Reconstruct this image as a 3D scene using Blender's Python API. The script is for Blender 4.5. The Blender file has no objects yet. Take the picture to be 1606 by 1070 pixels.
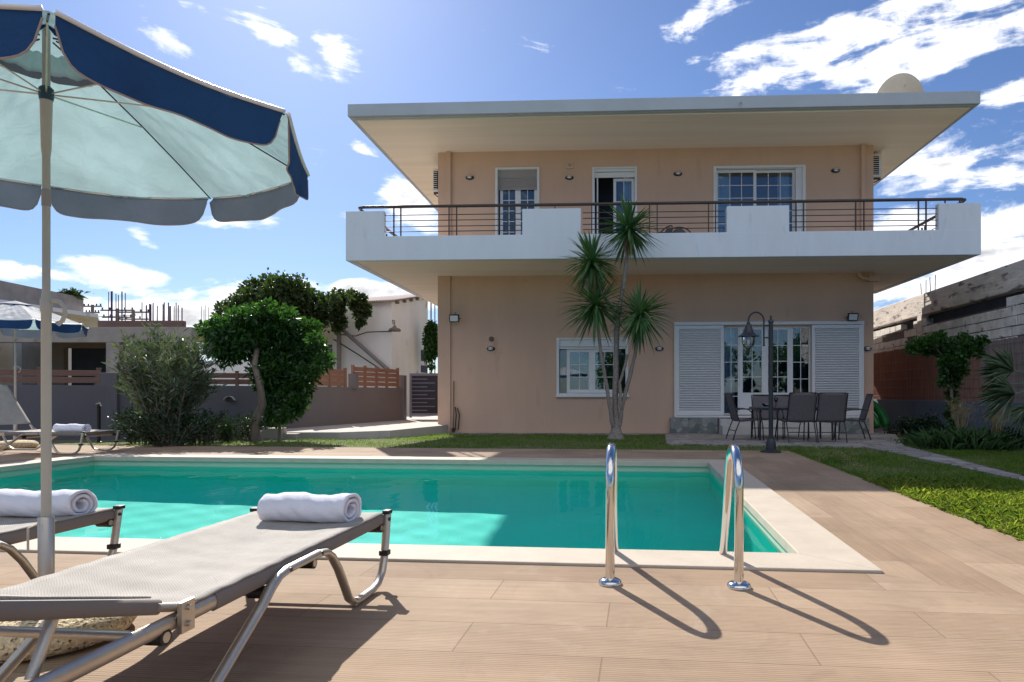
import bpy, math, random
import numpy as np
from mathutils import Vector, Matrix

random.seed(7)
RNG = np.random.default_rng(7)
scene = bpy.context.scene
COL = scene.collection
R = math.radians

# ------------------------------------------------------------------ camera
EYE, FOC, CX, HY = 0.88, 1040.0, 905.0, 617.0      # eye height, focal length (px of a 1606 wide picture), principal point
cam_d = bpy.data.cameras.new('camera')
cam = bpy.data.objects.new('camera', cam_d)
COL.objects.link(cam)
cam.location = (0, 0, EYE)
cam.rotation_euler = (R(90), 0, 0)
cam_d.sensor_width = 36
cam_d.lens = 36 * FOC / 1606
cam_d.shift_x = -(CX - 803) / 1606
cam_d.shift_y = (HY - 535) / 1606
cam_d.clip_start = 0.05
cam_d.clip_end = 4000
scene.camera = cam

# ------------------------------------------------------------------ sun, exposure
TOSUN = Vector((-0.55, 1.238, 1.0)).normalized()
SUN_EL = math.asin(TOSUN.z)
SUN_AZ = math.atan2(TOSUN.x, TOSUN.y)              # from +Y towards +X
sl = bpy.data.lights.new('sun', 'SUN')
sl.energy = 3.7
sl.angle = R(0.5)
sl.color = (1.0, 0.95, 0.87)
sl.cycles.is_caustics_light = True
sun = bpy.data.objects.new('sun', sl)
COL.objects.link(sun)
sun.location = (-10, 25, 30)
sun.rotation_euler = TOSUN.to_track_quat('Z', 'Y').to_euler()
scene.view_settings.view_transform = 'Standard'
scene.view_settings.look = 'None'
scene.view_settings.gamma = 1
scene.view_settings.exposure = 0.86
try:
    scene.cycles.max_bounces = 10
    scene.cycles.transparent_max_bounces = 12
    scene.cycles.sample_clamp_indirect = 6
except Exception:
    pass

# ------------------------------------------------------------------ world: sky and clouds
def make_world():
    w = bpy.data.worlds.new('World')
    scene.world = w
    w.use_nodes = True
    nt = w.node_tree
    N, L = nt.nodes, nt.links
    bg = N['Background']
    sky = N.new('ShaderNodeTexSky')
    sky.sky_type = 'NISHITA'
    sky.sun_disc = False
    sky.sun_elevation = SUN_EL
    sky.sun_rotation = SUN_AZ
    sky.air_density = 1.0
    sky.dust_density = 0.4
    sky.ozone_density = 3.0
    tc = N.new('ShaderNodeTexCoord')
    sep = N.new('ShaderNodeSeparateXYZ')
    L.new(tc.outputs['Generated'], sep.inputs[0])

    def m(op, a, b=None, clamp=False):
        n = N.new('ShaderNodeMath')
        n.operation = op
        n.use_clamp = clamp
        for i, v in enumerate((a, b)):
            if v is None:
                continue
            if isinstance(v, (int, float)):
                n.inputs[i].default_value = v
            else:
                L.new(v, n.inputs[i])
        return n.outputs[0]
    az = m('ARCTAN2', sep.outputs[0], sep.outputs[1])
    el = m('ARCSINE', sep.outputs[2])
    comb = N.new('ShaderNodeCombineXYZ')
    L.new(az, comb.inputs[0])
    L.new(el, comb.inputs[1])
    # cloud banks: azimuth/elevation centre (deg), half sizes (deg), tilt (deg), weight
    blobs = CLOUDS
    total = None
    for (a, e, sa, se, rot, wgt) in blobs:
        mp = N.new('ShaderNodeMapping')
        mp.vector_type = 'TEXTURE'
        mp.inputs['Location'].default_value = (R(a), R(e), 0)
        mp.inputs['Rotation'].default_value = (0, 0, R(rot))
        mp.inputs['Scale'].default_value = (R(sa), R(se), 1)
        L.new(comb.outputs[0], mp.inputs[0])
        ln = N.new('ShaderNodeVectorMath')
        ln.operation = 'LENGTH'
        L.new(mp.outputs[0], ln.inputs[0])
        mr = N.new('ShaderNodeMapRange')
        mr.interpolation_type = 'SMOOTHSTEP'
        mr.inputs[1].default_value = 1.35
        mr.inputs[2].default_value = 0.1
        mr.inputs[3].default_value = 0
        mr.inputs[4].default_value = wgt
        L.new(ln.outputs['Value'], mr.inputs[0])
        total = mr.outputs[0] if total is None else m('MAXIMUM', total, mr.outputs[0])
    # unseen cloud cover added behind the camera to fill the shaded house front
    back = N.new('ShaderNodeMapRange')
    back.interpolation_type = 'SMOOTHSTEP'
    back.inputs[1].default_value = 0.1
    back.inputs[2].default_value = -0.5
    back.inputs[3].default_value = 0
    back.inputs[4].default_value = 1.0
    L.new(sep.outputs[1], back.inputs[0])
    hi = N.new('ShaderNodeMapRange')
    hi.interpolation_type = 'SMOOTHSTEP'
    hi.inputs[1].default_value = 0.30
    hi.inputs[2].default_value = 0.50
    L.new(sep.outputs[2], hi.inputs[0])
    total = m('MAXIMUM', total, m('MULTIPLY', back.outputs[0], hi.outputs[0]))
    mp = N.new('ShaderNodeMapping')
    mp.inputs['Rotation'].default_value = (0, 0, R(-22))
    mp.inputs['Scale'].default_value = (.8, 2.8, 1)
    L.new(comb.outputs[0], mp.inputs[0])
    nz = N.new('ShaderNodeTexNoise')
    nz.inputs['Scale'].default_value = 8.5
    nz.inputs['Detail'].default_value = 9
    nz.inputs['Roughness'].default_value = 0.62
    nz.inputs['Distortion'].default_value = 0.5
    L.new(mp.outputs[0], nz.inputs[0])
    nz2 = N.new('ShaderNodeTexNoise')
    nz2.inputs['Scale'].default_value = 26
    nz2.inputs['Detail'].default_value = 6
    nz2.inputs['Roughness'].default_value = 0.6
    L.new(comb.outputs[0], nz2.inputs[0])
    s = m('ADD', m('MULTIPLY', m('SUBTRACT', nz.outputs[0], 0.5), 3.4), total)
    s = m('ADD', s, m('MULTIPLY', m('SUBTRACT', nz2.outputs[0], 0.5), 1.1))
    dens = N.new('ShaderNodeMapRange')
    dens.interpolation_type = 'SMOOTHSTEP'
    dens.inputs[1].default_value = 0.42
    dens.inputs[2].default_value = 1.05
    L.new(s, dens.inputs[0])
    # cloud tone: bright edges, greyer thick parts
    tone = N.new('ShaderNodeMapRange')
    tone.inputs[1].default_value = 0.9
    tone.inputs[2].default_value = 1.9
    tone.inputs[3].default_value = CLOUD_V[0]
    tone.inputs[4].default_value = CLOUD_V[1]
    L.new(m('ADD', s, m('MULTIPLY', m('SUBTRACT', nz2.outputs[0], 0.5), 0.8)), tone.inputs[0])
    cc = N.new('ShaderNodeVectorMath')
    cc.operation = 'SCALE'
    cc.inputs[0].default_value = (0.95, 0.96, 1.0)
    L.new(tone.outputs[0], cc.inputs['Scale'])
    tint = N.new('ShaderNodeMix')
    tint.data_type = 'RGBA'
    tint.blend_type = 'MULTIPLY'
    tint.inputs[0].default_value = 1
    L.new(sky.outputs[0], tint.inputs[6])
    tint.inputs[7].default_value = SKY_TINT
    mix = N.new('ShaderNodeMix')
    mix.data_type = 'RGBA'
    L.new(dens.outputs[0], mix.inputs[0])
    L.new(tint.outputs[2], mix.inputs[6])
    L.new(cc.outputs[0], mix.inputs[7])
    L.new(mix.outputs[2], bg.inputs[0])
    bg.inputs[1].default_value = SKY_STRENGTH
    w.cycles.sampling_method = 'MANUAL'
    w.cycles.sample_map_resolution = 512

def _ang(px, py):
    x, z = (px - CX) / FOC, (HY - py) / FOC
    return math.degrees(math.atan(x)), math.degrees(math.atan(z / math.hypot(1, x)))

def _cl(px, py, hw, hh, rot, wgt):
    a, e = _ang(px, py)
    return (a, e, math.degrees(hw / FOC), math.degrees(hh / FOC), rot, wgt)

CLOUDS = [
    _cl(1290, 85, 260, 42, 12, .95), _cl(1480, 60, 220, 55, 14, 1.05), _cl(1110, 20, 90, 30, 20, .8),
    _cl(1180, 95, 130, 30, 6, .8),
    _cl(1500, 235, 210, 50, 22, .8), _cl(1560, 300, 170, 60, 14, .85), _cl(1500, 390, 230, 95, 8, 1.3),
    _cl(1600, 180, 140, 30, 22, .75),
    _cl(535, 95, 55, 35, -30, 1.0), _cl(455, 75, 90, 28, -30, .8), _cl(270, 62, 60, 22, -20, .75), _cl(500, 128, 60, 16, 20, .5),
    _cl(185, 432, 75, 26, -6, 1.25), _cl(215, 455, 90, 16, -8, .9), _cl(20, 424, 50, 14, 0, 1.0), _cl(85, 432, 30, 9, 0, .7),
    _cl(228, 378, 25, 12, -25, .85), _cl(345, 440, 40, 10, 10, .6), _cl(290, 462, 30, 12, 0, .7),
    _cl(300, 498, 230, 30, 0, 1.4), _cl(420, 468, 120, 38, 12, 1.3), _cl(600, 465, 130, 30, 0, 1.4),
    _cl(640, 315, 60, 40, -30, 1.15), _cl(575, 240, 35, 14, -30, .75), _cl(560, 345, 50, 10, -20, .5), _cl(340, 345, 120, 14, 4, .6),
    _cl(50, 520, 160, 20, 0, .8),
]
CLOUD_V = (14.0, 6.5)
SKY_TINT = (0.78, 0.90, 1.14, 1)
SKY_STRENGTH = 0.056
make_world()

# ------------------------------------------------------------------ object helpers
def tag(o, label=None, cat=None, group=None, kind=None):
    if label: o['label'] = label
    if cat: o['category'] = cat
    if group: o['group'] = group
    if kind: o['kind'] = kind
    return o

def thing(name, label, cat, loc=(0, 0, 0), rz=0.0, group=None):
    o = bpy.data.objects.new(name, None)
    o.empty_display_size = 0.2
    COL.objects.link(o)
    o.location = loc
    o.rotation_euler = (0, 0, rz)
    return tag(o, label, cat, group)

def kids(o):
    return [c for c in bpy.data.objects if c.parent == o]

def copy_tree(o, parent=None):
    c = o.copy()
    COL.objects.link(c)
    c.parent = parent
    for ch in kids(o):
        copy_tree(ch, c)
    return c

class MB:
    """collects geometry of ONE mesh; off is subtracted from every point"""
    def __init__(s, off=(0, 0, 0)):
        s.v, s.f, s.uv, s.mi = [], [], {}, []
        s.off = Vector(off)
        s.cur = 0

    def add(s, vs, fs):
        b = len(s.v)
        s.v += [tuple(Vector(p) - s.off) for p in vs]
        for f in fs:
            s.f.append(tuple(b + i for i in f))
            s.mi.append(s.cur)
        return s

    def box(s, x0, x1, y0, y1, z0, z1):
        vs = [(x, y, z) for z in (z0, z1) for y in (y0, y1) for x in (x0, x1)]
        return s.add(vs, [(0, 2, 3, 1), (4, 5, 7, 6), (0, 1, 5, 4), (2, 6, 7, 3), (0, 4, 6, 2), (1, 3, 7, 5)])

    def obox(s, c, ax, ay, az):
        """oriented box: centre and three half axes"""
        c, ax, ay, az = map(Vector, (c, ax, ay, az))
        vs = [c + i * ax + j * ay + k * az for k in (-1, 1) for j in (-1, 1) for i in (-1, 1)]
        return s.add(vs, [(0, 2, 3, 1), (4, 5, 7, 6), (0, 1, 5, 4), (2, 6, 7, 3), (0, 4, 6, 2), (1, 3, 7, 5)])

    def quad(s, a, b, c, d):
        return s.add([a, b, c, d], [(0, 1, 2, 3)])

    def prism(s, poly, z0, z1):
        """poly: list of (x,y) counter clockwise"""
        n = len(poly)
        z0s = z0 if isinstance(z0, (list, tuple)) else [z0] * n
        z1s = z1 if isinstance(z1, (list, tuple)) else [z1] * n
        vs = [(x, y, z) for (x, y), z in zip(poly, z0s)] + [(x, y, z) for (x, y), z in zip(poly, z1s)]
        fs = [tuple(range(n))[::-1], tuple(range(n, 2 * n))]
        fs += [(i, (i + 1) % n, n + (i + 1) % n, n + i) for i in range(n)]
        return s.add(vs, fs)

    def tube(s, path, r, n=10, sx=1.0, caps=True, closed=False, up=(0, 0, 1)):
        """sweep a circle (or ellipse, sx = width factor) along a path; r number or list"""
        P = [Vector(p) for p in path]
        m = len(P)
        rs = r if isinstance(r, (list, tuple)) else [r] * m
        vs, prev = [], None
        for i, p in enumerate(P):
            if closed:
                t = (P[(i + 1) % m] - P[i - 1]).normalized()
            else:
                t = (P[min(i + 1, m - 1)] - P[max(i - 1, 0)]).normalized()
            if prev is None:
                u = Vector(up)
                if abs(u.dot(t)) > 0.95: u = Vector((1, 0, 0))
                a = (u - t * u.dot(t)).normalized()
            else:
                a = (prev - t * prev.dot(t)).normalized()
            prev = a
            b = t.cross(a)
            for k in range(n):
                th = 2 * math.pi * k / n
                vs.append(p + rs[i] * (math.cos(th) * a + math.sin(th) * b * sx))
        fs = []
        last = m if closed else m - 1
        for i in range(last):
            j = (i + 1) % m
            for k in range(n):
                k2 = (k + 1) % n
                fs.append((i * n + k, i * n + k2, j * n + k2, j * n + k))
        if caps and not closed:
            fs.append(tuple(range(n))[::-1])
            fs.append(tuple((m - 1) * n + k for k in range(n)))
        return s.add(vs, fs)

    def lathe(s, prof, c=(0, 0, 0), n=24, caps=True):
        """prof list of (r,z)"""
        vs = [(c[0] + r * math.cos(2 * math.pi * k / n), c[1] + r * math.sin(2 * math.pi * k / n), c[2] + z) for r, z in prof for k in range(n)]
        m = len(prof)
        fs = [(i * n + k, i * n + (k + 1) % n, (i + 1) * n + (k + 1) % n, (i + 1) * n + k) for i in range(m - 1) for k in range(n)]
        if caps:
            fs.append(tuple(range(n))[::-1])
            fs.append(tuple((m - 1) * n + k for k in range(n)))
        return s.add(vs, fs)

    def grid(s, fn, nu, nv, uvfn=None):
        b = len(s.v)
        vs = [fn(i / nu, j / nv) for j in range(nv + 1) for i in range(nu + 1)]
        fs = [(j * (nu + 1) + i, j * (nu + 1) + i + 1, (j + 1) * (nu + 1) + i + 1, (j + 1) * (nu + 1) + i) for j in range(nv) for i in range(nu)]
        return s.add(vs, fs)

    def build(s, name, mat, parent=None, smooth=False, bevel=0, solid=0, subd=0, angle=40):
        me = bpy.data.meshes.new(name)
        me.from_pydata(s.v, [], s.f)
        mats = mat if isinstance(mat, (list, tuple)) else [mat]
        for m_ in mats: me.materials.append(m_)
        if len(mats) > 1: me.polygons.foreach_set('material_index', s.mi)
        if smooth:
            me.polygons.foreach_set('use_smooth', [True] * len(me.polygons))
            if smooth == 'auto':
                me.set_sharp_from_angle(angle=R(angle))
        o = bpy.data.objects.new(name, me)
        COL.objects.link(o)
        if parent: o.parent = parent
        else: o.location = s.off
        if solid:
            md = o.modifiers.new('thick', 'SOLIDIFY'); md.thickness = solid; md.offset = -1
        if subd:
            md = o.modifiers.new('sub', 'SUBSURF'); md.levels = subd; md.render_levels = subd
        if bevel:
            md = o.modifiers.new('bev', 'BEVEL'); md.width = bevel; md.segments = 2; md.limit_method = 'ANGLE'; md.angle_limit = R(40)
        return o

def leaf_object(name, P, D, Ln, W, mat, parent=None, off=(0, 0, 0), fold=0.25, droop=0.0):
    """one mesh of many leaf blades; P points, D directions (n,3), Ln lengths, W widths"""
    n = len(P)
    D = D / np.linalg.norm(D, axis=1, keepdims=True)
    Rn = RNG.normal(size=(n, 3))
    S = np.cross(D, Rn); S /= np.linalg.norm(S, axis=1, keepdims=True) + 1e-9
    Nn = np.cross(D, S)
    Ln = np.broadcast_to(np.asarray(Ln, float), (n,))[:, None]
    W = np.broadcast_to(np.asarray(W, float), (n,))[:, None]
    down = np.array([0, 0, -1.0])
    mid = P + D * Ln * 0.45
    tip = P + D * Ln + down * Ln * droop
    V = np.stack([P, mid + S * W * .5 + Nn * W * fold, tip, mid - S * W * .5 + Nn * W * fold, ], axis=1)
    V = V.reshape(-1, 3) - np.array(off)[None]
    me = bpy.data.meshes.new(name)
    me.vertices.add(4 * n); me.vertices.foreach_set('co', V.astype(np.float32).ravel())
    me.loops.add(6 * n); me.polygons.add(2 * n)
    b = (np.arange(n) * 4)[:, None]
    idx = np.concatenate([b, b + 1, b + 2, b, b + 2, b + 3], axis=1).ravel()
    me.loops.foreach_set('vertex_index', idx.astype(np.int32))
    me.polygons.foreach_set('loop_start', (np.arange(2 * n) * 3).astype(np.int32))
    me.polygons.foreach_set('loop_total', np.full(2 * n, 3, np.int32))
    me.update(calc_edges=True)
    me.materials.append(mat)
    o = bpy.data.objects.new(name, me)
    COL.objects.link(o)
    if parent: o.parent = parent
    else: o.location = off
    return o

# ------------------------------------------------------------------ materials
def mat(name, col, rough=0.7, metal=0.0, var=0.12, vscale=3.0, bump=0.0, bscale=60.0, col2=None, spec=0.5, stretch=(1, 1, 1), detail=6, trans=None, coat=0.0, spots=None):
    m = bpy.data.materials.new(name)
    m.use_nodes = True
    N, L = m.node_tree.nodes, m.node_tree.links
    p = N['Principled BSDF']
    p.inputs['Roughness'].default_value = rough
    p.inputs['Metallic'].default_value = metal
    p.inputs['Specular IOR Level'].default_value = spec
    p.inputs['Coat Weight'].default_value = coat
    tc = N.new('ShaderNodeTexCoord')
    mp = N.new('ShaderNodeMapping'); mp.inputs['Scale'].default_value = stretch
    L.new(tc.outputs['Object'], mp.inputs[0])
    nz = N.new('ShaderNodeTexNoise'); nz.inputs['Scale'].default_value = vscale; nz.inputs['Detail'].default_value = detail; nz.inputs['Roughness'].default_value = .6
    L.new(mp.outputs[0], nz.inputs[0])
    mx = N.new('ShaderNodeMix'); mx.data_type = 'RGBA'
    c = tuple(col)
    mr = N.new('ShaderNodeMapRange'); mr.inputs[1].default_value = .3; mr.inputs[2].default_value = .7
    L.new(nz.outputs[0], mr.inputs[0]); L.new(mr.outputs[0], mx.inputs[0])
    if col2 is None:
        a = tuple(x * (1 - var) for x in c); b = tuple(min(1, x * (1 + var)) for x in c)
    else:
        a, b = c, tuple(col2)
    mx.inputs[6].default_value = (*a, 1); mx.inputs[7].default_value = (*b, 1)
    out = mx.outputs[2]
    if spots:
        sc, thr, scol = spots
        n2 = N.new('ShaderNodeTexNoise'); n2.inputs['Scale'].default_value = sc; n2.inputs['Detail'].default_value = 8
        L.new(mp.outputs[0], n2.inputs[0])
        r2 = N.new('ShaderNodeMapRange'); r2.inputs[1].default_value = thr; r2.inputs[2].default_value = thr + .08
        L.new(n2.outputs[0], r2.inputs[0])
        m2 = N.new('ShaderNodeMix'); m2.data_type = 'RGBA'
        L.new(r2.outputs[0], m2.inputs[0]); L.new(out, m2.inputs[6]); m2.inputs[7].default_value = (*scol, 1)
        out = m2.outputs[2]
    L.new(out, p.inputs['Base Color'])
    if bump:
        nb = N.new('ShaderNodeTexNoise'); nb.inputs['Scale'].default_value = bscale; nb.inputs['Detail'].default_value = 5
        L.new(mp.outputs[0], nb.inputs[0])
        bp = N.new('ShaderNodeBump'); bp.inputs['Strength'].default_value = bump; bp.inputs['Distance'].default_value = 0.02
        L.new(nb.outputs[0], bp.inputs['Height']); L.new(bp.outputs[0], p.inputs['Normal'])
    if trans:
        tr = N.new('ShaderNodeBsdfTranslucent'); tr.inputs[0].default_value = (*trans[0], 1)
        ms = N.new('ShaderNodeMixShader'); ms.inputs[0].default_value = trans[1]
        L.new(p.outputs[0], ms.inputs[1]); L.new(tr.outputs[0], ms.inputs[2])
        L.new(ms.outputs[0], N['Material Output'].inputs[0])
    return m

def leaf_mat(name, c1, c2, trans=0.35, rough=0.45, spec=0.5, tcol=None):
    m = bpy.data.materials.new(name)
    m.use_nodes = True
    N, L = m.node_tree.nodes, m.node_tree.links
    p = N['Principled BSDF']
    p.inputs['Roughness'].default_value = rough
    p.inputs['Specular IOR Level'].default_value = spec
    g = N.new('ShaderNodeNewGeometry')
    tc = N.new('ShaderNodeTexCoord')
    nz = N.new('ShaderNodeTexNoise'); nz.inputs['Scale'].default_value = 2.2; nz.inputs['Detail'].default_value = 3
    L.new(tc.outputs['Object'], nz.inputs[0])
    ad = N.new('ShaderNodeMath'); ad.operation = 'MULTIPLY_ADD'
    L.new(nz.outputs[0], ad.inputs[0]); ad.inputs[1].default_value = 1.2
    su = N.new('ShaderNodeMath'); su.operation = 'MULTIPLY_ADD'
    L.new(g.outputs['Random Per Island'], su.inputs[0]); su.inputs[1].default_value = .7; su.inputs[2].default_value = -.45
    L.new(su.outputs[0], ad.inputs[2])
    mx = N.new('ShaderNodeMix'); mx.data_type = 'RGBA'; mx.clamp_factor = True
    L.new(ad.outputs[0], mx.inputs[0])
    mx.inputs[6].default_value = (*c1, 1); mx.inputs[7].default_value = (*c2, 1)
    L.new(mx.outputs[2], p.inputs['Base Color'])
    tr = N.new('ShaderNodeBsdfTranslucent')
    tm = N.new('ShaderNodeMix'); tm.data_type = 'RGBA'; tm.blend_type = 'MULTIPLY'; tm.inputs[0].default_value = 1
    L.new(mx.outputs[2], tm.inputs[6]); tm.inputs[7].default_value = (*(tcol or (1.5, 1.7, .6)), 1)
    L.new(tm.outputs[2], tr.inputs[0])
    ms = N.new('ShaderNodeMixShader'); ms.inputs[0].default_value = trans
    L.new(p.outputs[0], ms.inputs[1]); L.new(tr.outputs[0], ms.inputs[2])
    L.new(ms.outputs[0], N['Material Output'].inputs[0])
    return m

def glass_mat(name, tint=(0.75, 0.85, 0.9), ior=1.9, dark=1.0):
    m = bpy.data.materials.new(name); m.use_nodes = True
    N, L = m.node_tree.nodes, m.node_tree.links
    N.remove(N['Principled BSDF'])
    t = N.new('ShaderNodeBsdfTransparent'); t.inputs[0].default_value = (*tint, 1)
    g = N.new('ShaderNodeBsdfGlossy'); g.inputs['Roughness'].default_value = 0.01
    tc = N.new('ShaderNodeTexCoord')
    nz = N.new('ShaderNodeTexNoise'); nz.inputs['Scale'].default_value = 1.3
    L.new(tc.outputs['Object'], nz.inputs[0])
    b = N.new('ShaderNodeBump'); b.inputs['Strength'].default_value = .06; b.inputs['Distance'].default_value = .05
    L.new(nz.outputs[0], b.inputs['Height']); L.new(b.outputs[0], g.inputs['Normal'])
    fr = N.new('ShaderNodeFresnel'); fr.inputs[0].default_value = ior
    ms = N.new('ShaderNodeMixShader')
    L.new(fr.outputs[0], ms.inputs[0]); L.new(t.outputs[0], ms.inputs[1]); L.new(g.outputs[0], ms.inputs[2])
    L.new(ms.outputs[0], N['Material Output'].inputs[0])
    return m

M = {}
M['peach'] = mat('peach_render', (.67, .455, .335), .9, var=.06, vscale=.8, bump=.12, bscale=120, spots=(1.6, .62, (.62, .415, .305)), stretch=(1.6, 1.6, .5))
M['white'] = mat('white_render', (.68, .74, .82), .85, var=.04, vscale=1.2, bump=.08, bscale=90, spots=(2.6, .62, (.62, .67, .74)), stretch=(2.2, 2.2, .45))
M['fascia'] = mat('grey_blue_fascia', (.44, .49, .55), .85, var=.06, vscale=1.0, bump=.08, bscale=90, spots=(3.5, .66, (.36, .40, .44)))
M['soffit'] = mat('soffit_paint', (.88, .79, .68), .9, var=.06, vscale=.6, bump=.25, bscale=14, stretch=(.25, 6, 1))
M['upvc'] = mat('white_window_plastic', (.78, .79, .80), .35, var=.02)
M['shade_grey'] = mat('grey_roller_shutter', (.33, .31, .31), .6, var=.05)
M['glass'] = glass_mat('window_glass')
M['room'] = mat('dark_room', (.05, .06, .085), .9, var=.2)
M['curtain'] = mat('curtain_cloth', (.72, .77, .84), .9, var=.1, vscale=8)
M['curtain_dark'] = mat('dark_curtain_cloth', (.06, .12, .11), .9, var=.2, vscale=8)
M['rail'] = mat('brown_rail_paint', (.055, .04, .036), .4, var=.1)
M['dark_metal'] = mat('charcoal_metal', (.025, .027, .032), .45, var=.15)
M['black'] = mat('black_plastic', (.012, .012, .014), .5)
M['lens'] = mat('pale_lens', (.7, .72, .74), .3)
M['chrome'] = mat('polished_steel', (.72, .71, .70), .12, 1.0, var=.03)
M['alu'] = mat('brushed_aluminium', (.60, .53, .45), .38, .85, var=.08, vscale=12, bump=.1, bscale=200)
M['sling'] = mat('taupe_sling_mesh', (.50, .455, .405), .8, var=.09, vscale=9, bump=.3, bscale=900, trans=((.5, .42, .36), .12))
def weave(m):
    N, L = m.node_tree.nodes, m.node_tree.links
    p = N['Principled BSDF']; src = p.inputs['Base Color'].links[0].from_socket
    tc = N.new('ShaderNodeTexCoord')
    ck = N.new('ShaderNodeTexChecker'); ck.inputs['Scale'].default_value = 210
    ck.inputs[1].default_value = (.80, .80, .80, 1); ck.inputs[2].default_value = (1.12, 1.12, 1.12, 1)
    L.new(tc.outputs['Object'], ck.inputs[0])
    nz = N.new('ShaderNodeTexNoise'); nz.inputs['Scale'].default_value = 5; nz.inputs['Detail'].default_value = 9; nz.inputs['Roughness'].default_value = .7; L.new(tc.outputs['Object'], nz.inputs[0])
    mr = N.new('ShaderNodeMapRange'); mr.inputs[1].default_value = .35; mr.inputs[2].default_value = .65; mr.inputs[3].default_value = .88; mr.inputs[4].default_value = 1.08; L.new(nz.outputs[0], mr.inputs[0])
    a = N.new('ShaderNodeVectorMath'); a.operation = 'MULTIPLY'; L.new(src, a.inputs[0]); L.new(ck.outputs[0], a.inputs[1])
    b = N.new('ShaderNodeVectorMath'); b.operation = 'SCALE'; L.new(a.outputs[0], b.inputs[0]); L.new(mr.outputs[0], b.inputs['Scale'])
    L.new(b.outputs[0], p.inputs['Base Color'])
weave(M['sling'])
M['sleeve'] = mat('taupe_sleeve_shaded', (.22, .185, .165), .8, var=.06, vscale=9, bump=.2, bscale=700)  # sling fabric coloured darker, with the shade on the tubes put in
M['towel'] = mat('white_towel_terry', (.90, .88, .96), 1.0, var=.03, vscale=20, bump=.45, bscale=260)
M['coping'] = mat('cream_coping_stone', (.54, .455, .36), .75, var=.08, vscale=5, bump=.15, bscale=70)
M['concrete'] = mat('raw_concrete', (.34, .30, .275), .9, var=.18, vscale=1.2, bump=.3, bscale=20, spots=(1.4, .6, (.24, .21, .19)))
M['driveway'] = mat('driveway_concrete', (.56, .50, .45), .9, var=.12, vscale=1.5, bump=.2, bscale=30)
M['slate_wall'] = mat('slate_grey_render', (.115, .112, .132), .85, var=.1, vscale=.8, bump=.15, bscale=60)
M['taupe_wall'] = mat('taupe_grey_render', (.22, .19, .185), .85, var=.08, vscale=.8, bump=.15, bscale=60)  # lighter, browner grey holds the different light on the gate side wall
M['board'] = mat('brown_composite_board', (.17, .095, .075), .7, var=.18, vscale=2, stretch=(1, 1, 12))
M['board_lit'] = mat('sunlit_brown_board', (.36, .19, .125), .7, var=.18, vscale=2, stretch=(1, 1, 12))  # brighter copy of the brown board, sunlight put into its colour
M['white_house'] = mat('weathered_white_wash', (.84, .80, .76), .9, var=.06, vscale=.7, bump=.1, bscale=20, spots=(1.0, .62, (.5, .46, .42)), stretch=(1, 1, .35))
M['cream_house'] = mat('cream_wash_and_bounce', (.82, .74, .62), .9, var=.08, vscale=.7, spots=(.8, .62, (.45, .38, .32)))  # cream paint, also standing for reflected light on the white house side
M['bark'] = mat('rough_bark', (.20, .155, .125), .95, var=.35, vscale=9, bump=1, bscale=35, stretch=(1, 1, .3))
M['yucca_bark'] = mat('pale_yucca_bark', (.27, .235, .21), .95, var=.35, vscale=14, bump=1, bscale=40, stretch=(1, 1, 2.5))
M['rebar'] = mat('rusty_violet_rebar', (.10, .055, .09), .8, var=.3)
M['earth'] = mat('dry_earth', (.20, .15, .10), 1, var=.25, vscale=2, bump=.5, bscale=12, col2=(.10, .12, .045))
M['patio'] = None

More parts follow.
